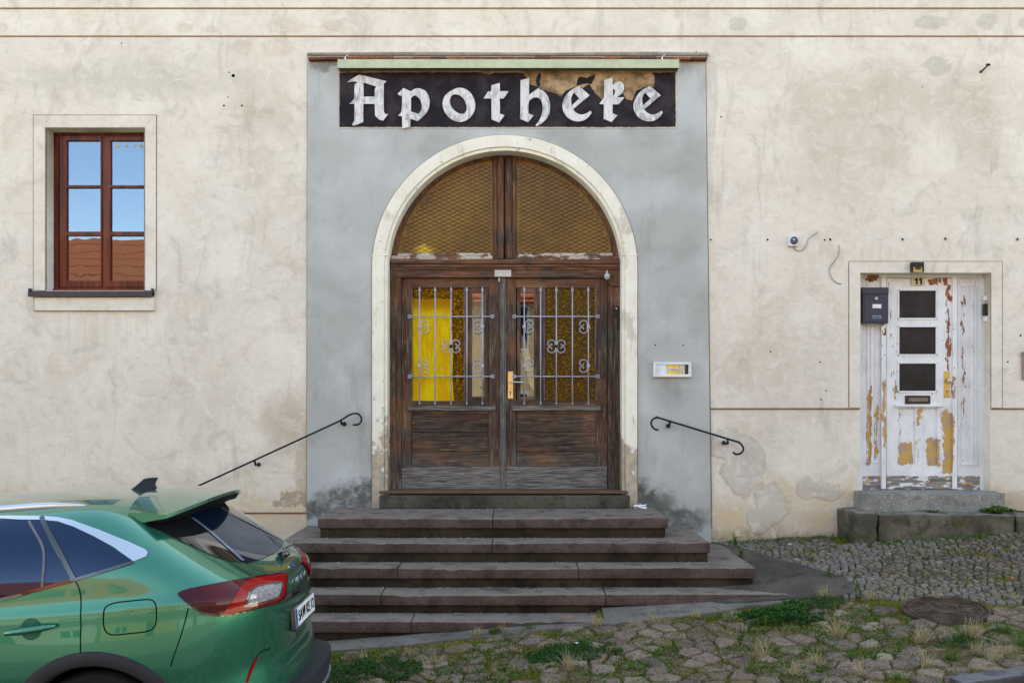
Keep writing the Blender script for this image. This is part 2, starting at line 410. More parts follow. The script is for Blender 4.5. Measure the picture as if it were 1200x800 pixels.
def stone_material(name, a, b, c_, top=None, moss=0.0, speck=0.0, bs=.5, isl=.35):
    m = M(name)
    n1 = m.noise(2.2, 7, .65); n2 = m.noise(16, 6, .7); n3 = m.noise(70, 4, .7)
    c = m.mix(m.st(n1, .35, .65), a, b)
    c = m.mix(m.mul(m.st(n2, .5, .68), .75), c, c_)
    r = m.island()
    c = m.mix(m.mul(r, isl), c, tuple(v * .5 for v in a))
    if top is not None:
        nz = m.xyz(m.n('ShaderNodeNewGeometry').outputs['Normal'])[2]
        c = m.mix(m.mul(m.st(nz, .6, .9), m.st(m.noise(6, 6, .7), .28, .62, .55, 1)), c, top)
    if speck:
        c = m.mix(m.mul(m.st(n3, .56, .64), speck), c, tuple(min(1, v * 1.9 + .05) for v in b))
        c = m.mix(m.mul(m.st(m.noise(110, 3, .7), .55, .6), speck * .8), c, (.035, .033, .03))
    if moss:
        nz = m.xyz(m.n('ShaderNodeNewGeometry').outputs['Normal'])[2]
        q = m.mul(m.st(m.noise(4.2, 7, .7), .60 - .1 * moss, .68 - .1 * moss), moss)
        c = m.mix(q, c, m.mix(m.st(n2, .4, .6), (.045, .05, .018), (.085, .09, .03)))
    big_ = m.noise(5, 4, .6, v=m.map(loc=(3, 7, 1)))
    c = m.mix(m.mul(m.st(big_, .52, .66), .5), c, tuple(v * .45 for v in a))
    h = m.add(m.mul(n2, .7), m.mul(n3, .3))
    m.bsdf(c, .85, m.bump(h, bs, .012), spec=.04)
    return m.m
WALL = wall_material('cream_plaster', 'cream'); PORTAL = wall_material('grey_render', 'portal'); SURR = wall_material('white_surround', 'surround')
WV = wood_material('old_wood_upright', 'z'); WH = wood_material('old_wood_level', 'x')
WG = wood_material('grey_wood_level', 'x', 'grey'); WGV = wood_material('grey_wood_upright', 'z', 'grey'); WF = wood_material('flaked_wood', 'x', 'flaked')
PEEL = peel_material('peeling_white_paint'); PEELK = peel_material('bare_kick_board', .0, True)
DARK = simple('dark_inside', (.012, .011, .010), .9)
IRON = simple('black_iron', (.012, .012, .013), .45, .3, 60, .3)
GRILLE = simple('lilac_grey_painted_iron', (.36, .36, .46), .4, .1, 80, .3, .1)
BRASS = simple('brass', (.74, .50, .20), .35, .6)
STEEL = simple('steel', (.6, .6, .62), .3, .8)
ZINC = simple('dark_sill_metal', (.035, .037, .05), .35, .4)

# ================================================================= the pharmacy building
bld = thing('building', 'cream plastered house front with grey arched pharmacy portal and peeling white side door', 'building', (0, .2, -.5))
XL, XR, ZT = -9.5, 9.5, 7.5
def wx(px): return (px - 600) / 120.0
def wz(py): return ZC - (py - HY) / 120.0
CX, CZ = 591.5, 314.5
def archloop(r, ybot, cx=CX, cz=CZ, n=56):
    return [(cx - r, ybot)] + [(p[0], p[1]) for p in arcpts(cx, cz, r, 180, 0, n)] + [(cx + r, ybot)]
win_o = rect(55, 151, 170, 341)
door_o = rect(1007.5, 320, 1160.5, 576)
def m2(lp): return [(wx(x), wz(y)) for x, y in lp]
outer = [(XL, -2.2), (XR, -2.2), (XR, ZT), (XL, ZT)]
mb = MB(); mb.mesh(shape([outer, m2(archloop(138.6, 594)), m2(win_o), m2(door_o)], 0, .42))
mb.build('wall', WALL, bld)
# raised upper plaster coats
lay = m2([(-540, 600), (361, 600), (362, 66), (826, 66), (831.5, 478), (1007.5, 478), (1007.5, 320), (1160.5, 320), (1160.5, 478), (1740, 478), (1740, 43), (-540, 43)])
mb = MB(); mb.mesh(shape([lay, m2(win_o)], -.013, .016, .003)); mb.build('upper_plaster', WALL, bld)
for y0, y1, t in ((11, 43, -.026), (-320, 11, -.042)):
    mb = MB(); mb.mesh(shape([m2(rect(-540, y0, 1740, y1))], t, -t + .004, .004)); mb.build('cornice_band', WALL, bld)
# surrounds of the window and of the small door
mb = MB(); mb.mesh(shape([m2(rect(40.5, 136, 183.5, 341)), m2(win_o)], -.022, .02, .003)); mb.build('window_surround', WALL, bld)
mb = MB(); mb.mesh(shape([m2([(994.5, 477.5), (1007.5, 477.5), (1007.5, 320), (1160.5, 320), (1160.5, 477.5), (1173, 477.5), (1173, 307), (994.5, 307)])], -.022, .02, .003)); mb.build('door_surround', WALL, bld)
def edge_line(outer_, inner_, yf):
    mb = MB(); mb.mesh(shape([m2(outer_), m2(inner_)], yf, .006)); mb.build('joint_shadow_line', JNT3, bld)  # thin dark line along an edge: groove and edge shadow put into colour
JNT3 = simple('grey_brown_joint_shadow', (.24, .19, .14), .9)
edge_line(rect(39.6, 135.1, 184.4, 341), rect(42, 137.5, 182, 340.9), -.0165)
edge_line(rect(53.9, 149.9, 171.1, 341), rect(55.3, 151.3, 169.7, 341.2), -.0222)
edge_line([(993.6, 477.4), (995.5, 477.4), (995.5, 307.9), (1172, 307.9), (1172, 477.4), (1173.9, 477.4), (1173.9, 306.1), (993.6, 306.1)], rect(1100, 306.5, 1100.5, 306.9), -.0165)
edge_line(archloop(155.6, 594), archloop(153.5, 594), -.0365)
edge_line([(360.2, 66), (361.6, 66), (360.9, 600), (359.2, 600)], rect(360.3, 300, 360.5, 301), -.0165)  # shadow along the portal's left edge painted as a thin line
edge_line([(825.4, 66), (827.0, 66), (834.3, 620), (832.6, 620)], rect(830, 380, 830.1, 381), -.0165)
mb = MB(); mb.pbox(39.6, 347.5, 180.6, 364.8, -.02, -.001, .002); mb.build('joint_shadow_line', JNT3, bld)
mb = MB(); mb.pbox(40, 348, 180, 364, -.045, -.0, .006); mb.build('sill_block', WALL, bld)
STEP_SHD = simple('brown_step_shadow', (.17, .105, .06), .9); BAND_SHD = simple('brown_band_shadow', (.30, .20, .12), .9)  # browns for the shadow under plaster steps and bands, painted as strips
mb = MB(); mb.box((wx(832), -.0135, wz(478.3)), (wx(1007), -.002, wz(479.4))); mb.build('joint_shadow_line', STEP_SHD, bld)
mb = MB(); mb.box((wx(1161), -.0135, wz(478.3)), (XR, -.002, wz(479.4))); mb.build('joint_shadow_line', STEP_SHD, bld); mb = MB()
mb.box((XL, -.012, wz(600.3)), (wx(360), -.002, wz(601.4))); mb.build('joint_shadow_line', STEP_SHD, bld)
for yy, t in ((43.2, -.016), (11.2, -.029)):
    mb = MB(); mb.box((XL, t, wz(yy)), (XR, -.001, wz(yy + 1.1))); mb.build('joint_shadow_line', BAND_SHD, bld)  # shadow beneath each raised band drawn as a brown strip
# grey portal
pl = [(361, 66), (826, 66), (833, 660), (360, 660)]
mb = MB(); mb.mesh(shape([m2(pl), m2(archloop(139, 594))], -.034, .036, .004)); mb.build('portal_render', PORTAL, bld)
# arch surround: an outer roll and a flatter inner band running back as the reveal
def surr(name, r0, r1, yf, yb, bev):
    lp = [(CX - r1, 596)] + arcpts(CX, CZ, r1, 180, 0, 64) + [(CX + r1, 596), (CX + r0, 596)] + arcpts(CX, CZ, r0, 0, 180, 64) + [(CX - r0, 596)]
    mb = MB(); mb.mesh(shape([m2(lp)], yf, yb - yf, bev)); return mb.build(name, SURR, bld)
surr('arch_surround', 140.5, 154.5, -.062, .02, .005)
surr('arch_surround', 136.6, 140.6, -.044, .30, .004)
for s in (-1, 1):
    mb = MB(); a, b = (CX + s * 133.6, CX + s * 155.5)
    mb.box((wx(CX + s * 137), -.0645, wz(299.6)), (wx(CX + s * 155), .02, wz(300.6)), .002); mb.build('impost', SURR, bld)
# row of brick tiles covering the portal's top edge
TILE = M('roof_tile_edge'); TILE.bsdf(TILE.mix(TILE.island(), TILE.mix(TILE.st(TILE.noise(30, 5, .7), .4, .6), (.20, .065, .035), (.34, .12, .06)), (.08, .045, .035)), .85, TILE.bump(TILE.noise(60, 4, .6), .5, .004), spec=.05)
mb = MB(); x = 361.0; k = 0
while x < 829:
    w_ = 20.5 + random.uniform(-1, 1); x1 = min(829, x + w_)
    a, b = W(x, 66.6, -.1), W(x1 - .4, 69.6, -.1)
    dz = random.uniform(-.003, .003)
    mb.box((a.x, -.1 + random.uniform(-.006, .006), a.z + dz), (b.x, .01, b.z + dz), .004, rot=(Matrix.Rotation(random.uniform(-.012, .012), 3, 'Y'), a))
    x = x1
mb.build('tile_row', TILE.m, bld)
mb = MB(); mb.mesh(shape([m2([(361, 64), (500, 63.2), (640, 64.2), (760, 63), (829, 64), (829, 67), (361, 67)])], -.055, .05, .006)); mb.build('mortar_fillet', simple('grey_mortar', (.27, .24, .2), .95, 0, 40, .6, .25), bld)
mb = MB(); mb.box((XL + .0, .42, -2.2), (XR, .5, ZT)); mb.build('back_wall', DARK, bld)
mb = MB(); mb.box((XL, -.35, ZT), (XR, .6, ZT + .12), .01); mb.build('eaves', WALL, bld)

# ------------------------------------------------------------- pharmacy double door
DY = .17     # front plane of the leaves
def pb(mb, x0, y0, x1, y1, f, t=.03, bev=.003): return mb.pbox(x0, y0, x1, y1, DY + f, DY + f + t, bev)
mb = MB()
pb(mb, 456.5, 304, 463.5, 577, -.045, .12, .006); pb(mb, 463.2, 316, 470, 577, -.03, .1, .006)
pb(mb, 719.5, 304, 726.8, 577, -.045, .12, .006); pb(mb, 712.5, 316, 719.8, 577, -.03, .1, .006)
mb.pbox(463, 316, 720, 325.2, DY - .04, DY + .06, .005, 1)
dd = mb.build('double_door', [WV, WH], bld)
mb = MB(); pb(mb, 456.5, 303.5, 727, 309, -.085, .12, .008); pb(mb, 457, 309, 726.5, 313, -.068, .1, .006); pb(mb, 458, 312.7, 725.5, 316.3, -.052, .1, .004); mb.build('transom', WH, dd, world=False)
def leafpart(name, mat, fn):
    mb = MB(); fn(mb); return mb.build(name, mat, dd, world=False)
def make_leaf(x0, x1, gl0, gl1, g2a, g2b, panx0, panx1):
    """x0..x1 the leaf; gl = amber pane; g2 = narrow sash"""
    lo, hi = min(gl0, g2a), max(gl1, g2b)
    def frame(mb):
        pb(mb, x0, 325.6, lo - 1.0, 572, 0, .05, .004); pb(mb, hi + 1.0, 325.6, x1, 572, 0, .05, .004)
        l2, h2 = lo - 1.3, hi + 1.3
        for y0, y1, f_ in ((326, 337.3, .002), (469.5, 476, .003), (480.6, 484.5, .004), (525.8, 528.2, -.004)):
            mb.pbox(l2, y0, h2, y1, DY + f_, DY + .045, .002, 1)
    leafpart('door_leaf', [WV, WH], frame)
    for y0, y1, f_ in ((484, 506, .014), (506.4, 525.5, .014), (528.4, 546, .009)):
        leafpart('door_panel', WH, lambda mb: pb(mb, panx0 + 1, y0, panx1 - 1, y1, f_, .03, .003))
    for p_ in ((panx0 - 4, 475.6, panx1 + 4, 480.9, -.028, .06, .005), (x0 + .4, 546.4, x1 - .4, 569.5, -.014, .04, .004), (x0, 569.2, x1, 573.6, -.022, .05, .004)):
        leafpart('weather_board', WG, lambda mb: pb(mb, *p_))
    for a_, b_ in ((gl0 - 1.2, gl0 + .2), (gl1 - .2, gl1 + 1.4)):
        leafpart('glazing_bead', WGV, lambda mb: pb(mb, a_, 337, b_, 469, .004, .03, .001))
    def sash(mb):
        pb(mb, g2a, 337.2, g2a + 4.2, 469.6, .006, .04, .003); pb(mb, g2b - 4.2, 337.2, g2b, 469.6, .006, .04, .003)
        m0, m1 = (gl1 + 1.2, g2a) if gl0 < g2a else (g2b, gl0 - 1.2)
        pb(mb, m0, 337.2, m1, 469.6, .001, .045, .002)
        mb.pbox(g2a + 4, 337.2, g2b - 4, 343, DY + .008, DY + .044, .002, 1); mb.pbox(g2a + 4, 464.5, g2b - 4, 469.6, DY + .008, DY + .044, .002, 1)
    leafpart('narrow_sash', [WV, WH], sash)
make_leaf(470.3, 586.6, 483, 543.5, 549, 571.5, 481.5, 577)
make_leaf(592.8, 711.8, 638.2, 697.3, 605.8, 630, 604, 700)
leafpart('astragal', WGV, lambda mb: (pb(mb, 586.3, 324, 588.6, 574, -.012, .05, .003), pb(mb, 588.5, 324, 591.2, 574, -.026, .06, .006), pb(mb, 591.1, 324, 593, 574, -.012, .05, .003)))
leafpart('door_sill', simple('brown_sill', (.12, .07, .045), .7, 0, 30, .4), lambda mb: pb(mb, 444.5, 574.8, 736, 578.4, -.25, .3, .006))
# glass: bubbly amber
def amber(name, k0, k1):
  AM = M(name)
  vr = AM.vor(75, 'SMOOTH_F1'); nz_ = AM.noise(90, 4, .7)
  spark = AM.st(AM.noise(75, 3, .6), .52, .66)
  amc = AM.mix(spark, (.05, .022, .004), (.42, .24, .015))
  pr = AM.bsdf(amc, .16, AM.bump(AM.add(vr, nz_), .8, .006), fin=False)
  tr = AM.n('ShaderNodeBsdfTransparent'); tr.inputs[0].default_value = (1.0, .94, .40, 1)
  mxs = AM.n('ShaderNodeMixShader'); AM.put(mxs.inputs[0], AM.mix(spark, k0, k1)); AM.nt.links.new(tr.outputs[0], mxs.inputs[1]); AM.nt.links.new(pr, mxs.inputs[2]); AM.nt.links.new(mxs.outputs[0], AM.out.inputs[0])
  return AM.m
AMB_D = amber('amber_glass', .30, .15); AMB_L = amber('amber_glass_before_card', .10, .05)
def clear_glass(name, refl=.12, tint=(.9, .93, .92), rough=.01, wav=0, gc=(.9, .93, 1, 1)):
    g = M(name); t = g.n('ShaderNodeBsdfTransparent'); t.inputs[0].default_value = (*tint, 1)
    q = g.n('ShaderNodeBsdfGlossy'); q.inputs['Roughness'].default_value = rough; q.inputs['Color'].default_value = gc
    if wav: g.put(q.inputs['Normal'], g.bump(g.noise(2.5, 2, .5), wav, .02))
    x_ = g.n('ShaderNodeMixShader'); x_.inputs[0].default_value = refl
    g.nt.links.new(t.outputs[0], x_.inputs[1]); g.nt.links.new(q.outputs[0], x_.inputs[2]); g.nt.links.new(x_.outputs[0], g.out.inputs[0])
    return g.m
CLR = clear_glass('clear_glass', .10)
leafpart('glass_pane', AMB_L, lambda mb: pb(mb, 482.5, 336.5, 544.5, 470, .022, .006, 0))
leafpart('glass_pane', AMB_D, lambda mb: pb(mb, 637.5, 336.5, 698.3, 470, .022, .006, 0))
leafpart('glass_pane', CLR, lambda mb: pb(mb, 552.5, 342, 568.5, 465.5, .026, .004, 0))
leafpart('glass_pane', CLR, lambda mb: pb(mb, 609.3, 342, 626.5, 465.5, .026, .004, 0))
# behind the glass
def emn(name, col): return simple(name, col, .8, 0, 8, .2, .08)
AK = M('mottled_amber'); sp_ = AK.st(AK.noise(1, 3, .6, v=AK.map(scale=(34, 34, 60))), .47, .66); AK.bsdf(AK.mix(sp_, (.05, .02, .004), (.50, .28, .02)), .3, AK.bump(AK.noise(60, 4, .6), .5, .005)); AMBK = AK.m
ym_ = M('yellow_card'); yn = ym_.noise(1, 6, .6, v=ym_.map(scale=(9, 9, 2.2)), dist=.6); yz = ym_.xyz()[2]
yc_ = ym_.mix(ym_.st(yn, .35, .68), (1.0, .97, .16), (.85, .62, .04)); yc_ = ym_.mix(ym_.mul(ym_.st(ym_.noise(30, 5, .7), .5, .7), .35), yc_, (.62, .40, .03)); yc_ = ym_.mix(ym_.st(yz, 1.86, 2.02), yc_, (.45, .26, .02))
ym_.bsdf(yc_, .5, ym_.bump(ym_.noise(40, 4, .6), .5, .006)); YC = ym_.m  # bright yellow also carries the glow of light from behind the curtain
plink('yellow_curtain', [[(478, 349), (500, 351), (515, 349.5), (530, 352), (529, 380), (531, 410), (530, 440), (532, 476), (478, 476)]], DY + .032, .004, YC, dd)
plink('amber_backing', [[(526, 336), (545, 336), (545, 471), (526, 471)]], DY + .040, .004, AMBK, dd)
plink('amber_backing', [[(482, 336), (527, 336), (527, 356), (482, 356)]], DY + .0401, .004, AMBK, dd)
plink('amber_backing', [[(637, 336), (699, 336), (699, 471), (637, 471)]], DY + .032, .004, AMBK, dd)
plink('paper_notice', [[(492, 341), (501, 341), (501, 349), (492, 349)]], DY + .06, .003, simple('notice', (.75, .5, .08), .8), dd)
plink('beige_curtain', [[(548, 336), (574, 336), (574, 440), (566, 446), (562, 455), (573, 462), (573, 472), (548, 472)]], DY + .075, .004, simple('beige_cloth', (.40, .31, .215), .85, 0, 10, .4), dd)
mb = MB(); c = W(561, 378, DY + .05)
for r_, zz in ((.16, 0), (.125, .01), (.2, -.06)):
    mb.tube([c + Vector((.05 - r_ * math.cos(a), 0, zz + r_ * 1.0 * math.sin(a))) for a in [R(-60 + 12 * i) for i in range(11)]], .0016, 5)
mb.build('glass_etching', simple('etch', (.75, .7, .62), .6), dd, world=False)
plink('curtain_strip', [[(611, 392), (616, 398), (622, 420), (626, 446), (626, 458), (620, 450), (615, 425), (611, 408)]], DY + .07, .004, simple('beige_cloth_strip', (.62, .48, .30), .85), dd)
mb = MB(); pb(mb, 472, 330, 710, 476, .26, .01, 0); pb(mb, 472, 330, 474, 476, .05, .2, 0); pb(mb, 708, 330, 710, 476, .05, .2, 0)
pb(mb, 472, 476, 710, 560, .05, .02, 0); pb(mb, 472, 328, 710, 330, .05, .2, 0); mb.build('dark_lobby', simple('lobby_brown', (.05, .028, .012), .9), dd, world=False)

# wrought-iron grille on each leaf
def grille(xs, hx0, hx1, ycurl):
    mb = MB(); Y = DY - .045
    for x in xs:
        mb.tube([W(x, 474.5, Y), W(x + .0, 472.5, Y), W(x, 471, Y)], [.002, .010, .0065], 6)
        mb.tube([W(x, 471.5, Y), W(x, 341, Y)], .0072, 6)
        mb.tube([W(x, 342.5, Y), W(x, 341.4, Y), W(x, 339.5, Y), W(x, 335.5, Y)], [.008, .013, .014, .001], 4)
    for y in (370.8, 441):
        mb.tube([W(hx0, y, Y + .01), W(hx1, y, Y + .01)], .0075, 6)
        for x in (hx0, hx1):
            c = W(x, y, Y + .005)
            mb.tube([c + Vector((.016 * math.cos(a), 0, .016 * math.sin(a))) for a in [R(30 * i) for i in range(13)]], .0055, 6)
            mb.tube([c + Vector((0, -.004, 0)), c + Vector((0, .045, 0))], .006, 6)
    def curl(x, y, s):
        c = W(x, y, Y - .004)
        mb.box(c - Vector((.016, .01, .017)), c + Vector((.016, .01, .017)), .004)
        u = 1 / 120.0
        for k in (-1, 1):
            pts = [(0, .5), (3, 1.2), (6.5, 4.0), (5.8, 7.2), (3.2, 8.6), (.8, 7.6), (-.0, 5.6)] if False else [(1, 2.0), (1.8, 6.0), (5.2, 8.2), (9.0, 6.6), (10.2, 3.4), (8.4, .9), (5.8, 1.6), (5.6, 3.4)]
            p3 = [c + Vector((s * p[0] * u * 1.02, 0, k * (p[1]) * u * .92)) for p in pts]
            mb.tube(catmull(p3, 5), .0052, 6)
    for i, y in ycurl:
        if i == 2: curl(xs[2], y, 1); curl(xs[2], y, -1)
        elif i < 2: curl(xs[i], y, 1)
        else: curl(xs[i], y, -1)
    return mb.build('window_grille', GRILLE, dd, True, world=False)
yc = [(0, 382.8), (0, 428.6), (2, 405.7), (4, 382.8), (4, 428.6)]
grille([491.6, 509.9, 528.6, 547.1, 565.4], 480, 577, yc)
grille([614.4, 633.6, 652.0, 670.8, 689.5], 602.8, 700.6, yc)
# handle, bracket, hinge
leafpart('handle_plate', BRASS, lambda mb: pb(mb, 595.2, 435, 601.3, 467, -.008, .01, .003))
mb = MB(); mb.tube(catmull([W(598, 447.2, DY - .005), W(598, 447.3, DY - .055), W(600, 447.4, DY - .065), W(606, 447.6, DY - .062), W(614, 448.3, DY - .058)], 5), .008, 8); mb.build('door_handle', STEEL, dd, True, world=False)
mb = MB(); a = W(598.1, 459.5, DY - .0085); mb.tube([a, a + Vector((0, .004, 0))], .008, 10); mb.box(a + Vector((-.004, 0, -.028)), a + Vector((.004, .004, 0))); mb.build('keyhole', DARK, dd, world=False)
leafpart('head_bracket', simple('dull_zinc', (.45, .44, .43), .5, .4, 40, .4), lambda mb: (pb(mb, 579.5, 316.2, 599, 324.2, -.05, .015, .002), pb(mb, 584, 323.5, 586, 330, -.02, .02, .002)))
mb = MB(); c = W(711.5, 323.8, DY - .06); mb.sphere(c, .03, 1, .8, 1.15, 14); mb.sphere(c + Vector((0, -.008, .0)), .034, .9, .6, .55, 14); mb.box(c + Vector((-.006, 0, .02)), c + Vector((.006, .03, .06)), .002); mb.build('door_contact', simple('pale_green_plastic', (.42, .50, .47), .4), dd, True, world=False)
mb = MB(); mb.tube(catmull([W(711.5, 327, DY - .05), W(713, 333, DY - .05), W(718, 335.5, DY - .05), W(727, 335.5, DY - .05)], 5), .005, 6); mb.build('contact_cable', IRON, dd, True, world=False)
leafpart('door_hinge', IRON, lambda mb: (pb(mb, 719.3, 359, 726, 372, -.06, .02, .003), pb(mb, 723.5, 371, 727, 386, -.055, .02, .003)))
mb = MB(); c = W(722.4, 361.5, DY - .062)
mb.sphere(c, .008, 1, .5, 1, 8); mb.build('hinge_screw', STEEL, dd, True, world=False)
mb = MB(); pb(mb, 452, 300, 731, 577, .20, .02, 0); mb.build('dark_backing', DARK, dd, world=False) if False else mb.bm.free()

# ------------------------------------------------------------- fanlight
FY = .15
def q_(lp): return [XZ(x, y, FY) for x, y in lp]
ro, ri = 137, 130.5
fcz = 313.0
def quarter(r, s, y0, xin):
    """quarter-disc outline of radius r, side s, above y0, outside x = CX + s*xin"""
    pts = []
    a0 = math.degrees(math.asin(min(1, (fcz - y0) / r))); a1 = math.degrees(math.acos(min(1, xin / r)))
    for i in range(41):
        a = R(a0 + (a1 - a0) * i / 40); pts.append((CX + s * r * math.cos(a), fcz - r * math.sin(a)))
    pts.append((CX + s * xin, y0)); return pts
fl_loops = [q_(quarter(ro, -1, 303.5, 0) ), q_(quarter(ri, -1, 297.3, 11.6))]
mb = MB()
for s in (-1, 1):
    mb.mesh(shape([q_(quarter(ro, s, 303.3, .6)), q_(quarter(ri, s, 296.8, 12.5))], FY, .05, .004))
    mb.mesh(shape([q_(quarter(ri + 1, s, 297.6, 11.8)), q_(quarter(ri - 3.2, s, 296.2, 14.6))], FY + .012, .03, .003))
fan = mb.build('fanlight', WV, bld)
mb = MB()
for s in (-1, 1):
    a, b = sorted((CX + s * 2.2, CX + s * 8.2)); mb.pbox(a, 178.5, b, 303, FY - .022, FY + .01, .006)
    a, b = sorted((CX + s * 9.2, CX + s * 12.4)); mb.pbox(a, 182, b, 300, FY - .010, FY + .01, .004)
mb.build('centre_post', WGV if False else WV, fan, world=False)
mb = MB(); mb.pbox(458.5, 299.6, 577, 304, FY - .035, FY + .02, .006); mb.pbox(605, 299.6, 725, 304, FY - .035, FY + .02, .006); mb.pbox(466, 296.4, 575, 299.8, FY - .008, FY + .02, .003); mb.pbox(608, 296.4, 718, 299.8, FY - .008, FY + .02, .003); mb.build('bottom_rail', WF, fan, world=False)
AM2 = M('amber_fanlight_glass')
a2 = AM2.mix(AM2.st(AM2.add(AM2.mul(AM2.noise(1.6, 4, .6), .7), AM2.mul(AM2.noise(14, 4, .6), .3)), .30, .72), (.13, .065, .005), (.27, .145, .012))
cc = AM2.mul(AM2.blob(495, 291, 11, 7, .6, .2, 14), .85)
a2 = AM2.mix(cc, a2, (.75, .50, .02))
AM2.bsdf(a2, .35, AM2.bump(AM2.noise(30, 3, .6), .4, .004))
SCR = simple('rusty_wire', (.022, .014, .008), .7, .1)
for s in (-1, 1):
    mb = MB(); mb.mesh(shape([q_(quarter(ri - 2, s, 297.5, 13.5))], FY + .034, .006)); mb.build('glass_pane', AM2.m, fan, world=False)
    mb = MB()
    px_, pz_ = 11.2 / 120, 5.0 / 120
    cx0 = wx(CX); cz0 = wz(fcz)
    for i in range(-2, 26):
        for j in range(-2, 52):
            for d_ in (1, -1):
                x0 = i * px_ / 2 * 2 + (px_ / 2 if j % 2 else 0); z0 = j * pz_ / 2
                x1 = x0 + d_ * px_ / 2; z1 = z0 + pz_ / 2
                xm, zm = (x0 + x1) / 2, (z0 + z1) / 2
                if xm < 14 / 120 or zm < 15.5 / 120 or math.hypot(xm, zm) > (ri - 3.6) / 120: continue
                p0 = Vector((cx0 + s * x0 + mnoise.noise((x0 * 9, z0 * 9, s)) * .006, FY + .020, cz0 + z0)); p1 = Vector((cx0 + s * x1 + mnoise.noise((x1 * 9, z1 * 9, s)) * .006, FY + .020, cz0 + z1))
                mb.tube([p0, p1], .0021, 3, False)
    mb.build('wire_mesh', SCR, fan, world=False)

# ------------------------------------------------------------- left casement window
WY = .14
REDW = M('red_brown_varnish'); g = REDW.noise(1, 6, .6, v=REDW.map(scale=(20, 20, 1.5)))
REDW.bsdf(REDW.mix(REDW.st(g, .35, .65), (.060, .010, .004), (.15, .028, .010)), .45, REDW.bump(g, .2, .003), coat=.1, spec=.25)
mb = MB()
for r_ in ((62.8, 155, 68.5, 341), (68, 155, 170, 160), (68, 336, 170, 341.5), (119.5, 159, 126.5, 337)): mb.pbox(*r_, WY, WY + .07, .004)
wf = mb.build('window', REDW.m, bld)
def sashes(x0, x1, ga, gb):
    mb = MB()
    for r_ in ((x0, 159.5, ga, 336.5), (gb, 159.5, x1, 336.5), (ga - .5, 159.5, gb + .5, 165), (ga - .5, 329, gb + .5, 336.5), (ga - .5, 217, gb + .5, 220.2), (ga - .5, 271.3, gb + .5, 276.4)):
        mb.pbox(*r_, WY - .014, WY + .04, .004)
    mb.build('sash', REDW.m, wf, world=False)
    for y0, y1 in ((164.5, 217.5), (219.8, 271.8), (276, 329.5)):
        mb = MB(); mb.pbox(ga - .6, y0, gb + .6, y1, WY + .012, WY + .017, 0); mb.build('glass_pane', MIR, wf, world=False)
MIR = clear_glass('reflecting_glass', .28, (.5, .52, .5), .0, .05, (.34, .46, .66, 1))
sashes(69.5, 119.2, 78, 117.5); sashes(121.5, 172, 129.5, 168.8)
mb = MB(); mb.pbox(62, 337.5, 172, 342, WY - .03, WY + .03, .004); mb.build('bottom_frame', REDW.m, wf, world=False)
mb = MB(); mb.pbox(60, 150, 175, 345, .30, .31, 0); mb.build('dark_room', DARK, wf, world=False)
GOLD = simple('straw_gold', (.55, .42, .22), .5)
for sx, sr in ((137.5, 3.2), (147.5, 2.2), (158, 2.2), (165.5, 3.2)):
    pts = []
    for i in range(10):
        r_ = sr if i % 2 == 0 else sr * .42; a = R(90 + 36 * i); pts.append((sx + r_ * math.cos(a), 171.3 - r_ * math.sin(a)))
    plink('straw_star', [pts], WY + .009, .002, GOLD, wf)
mb = MB(); mb.box((wx(37), -.075, wz(346.8)), (wx(181.5), .14, wz(342.5)), .004); mb.box((wx(37), -.078, wz(348.5)), (wx(181.5), -.068, wz(342.3)), .003)
mb.box((wx(37), -.07, wz(347)), (wx(38.5), .0, wz(338.5)), .003); mb.box((wx(180), -.07, wz(347)), (wx(181.5), .0, wz(338.5)), .003); mb.build('window_sill', ZINC, bld)

# ------------------------------------------------------------- small peeling door
PY = .14
def qb(mb, x0, y0, x1, y1, f, t=.03, bev=.003): return mb.pbox(x0, y0, x1, y1, PY + f, PY + f + t, bev)
mb = MB()
qb(mb, 1006, 319, 1011, 575, -.01, .08); qb(mb, 1011, 319, 1152.5, 325.5, -.01, .08); qb(mb, 1033, 325, 1038.5, 573, -.022, .08, .005); qb(mb, 1116.5, 325, 1122, 573, -.022, .08, .005); qb(mb, 1149, 325, 1154, 574, -.01, .08)
pd = mb.build('side_door', PEEL, bld)
def pp(name, mat, fn):
    mb = MB(); fn(mb); return mb.build(name, mat, pd, world=False)
pp('door_leaf', PEEL, lambda mb: [qb(mb, *r_, .0, .05, .004) for r_ in ((1038.8, 326, 1053, 557.5), (1098, 326, 1116.2, 557.5), (1052.5, 326, 1098.5, 339.3), (1052.5, 374, 1098.5, 382), (1052.5, 416.5, 1098.5, 424.7), (1052.5, 459.5, 1098.5, 478.5), (1072.5, 478, 1081.5, 546), (1052.5, 545.5, 1098.5, 557.5))] + [qb(mb, 1052.5, 478, 1073, 546, .016, .03, .002), qb(mb, 1081, 478, 1098.5, 546, .016, .03, .002)])
def gb_(mb):
    for a, b in ((339.3, 374), (382, 416.5), (424.7, 459.5)):
        for r_ in ((1052.2, a - .6, 1098.8, a + 1.2), (1052.2, b - 1.6, 1098.8, b + .6), (1052.2, a, 1054, b), (1097, a, 1098.8, b)): qb(mb, *r_, -.007, .02, .002)
pp('glazing_bead', PEEL, gb_)
pp('kick_board', PEELK, lambda mb: (qb(mb, 1038.8, 557.5, 1116.2, 573.2, -.008, .04, .004), qb(mb, 1011, 557.5, 1033, 573.5, .004, .04, .003), qb(mb, 1122, 557.5, 1149.5, 573.5, .004, .04, .003)))
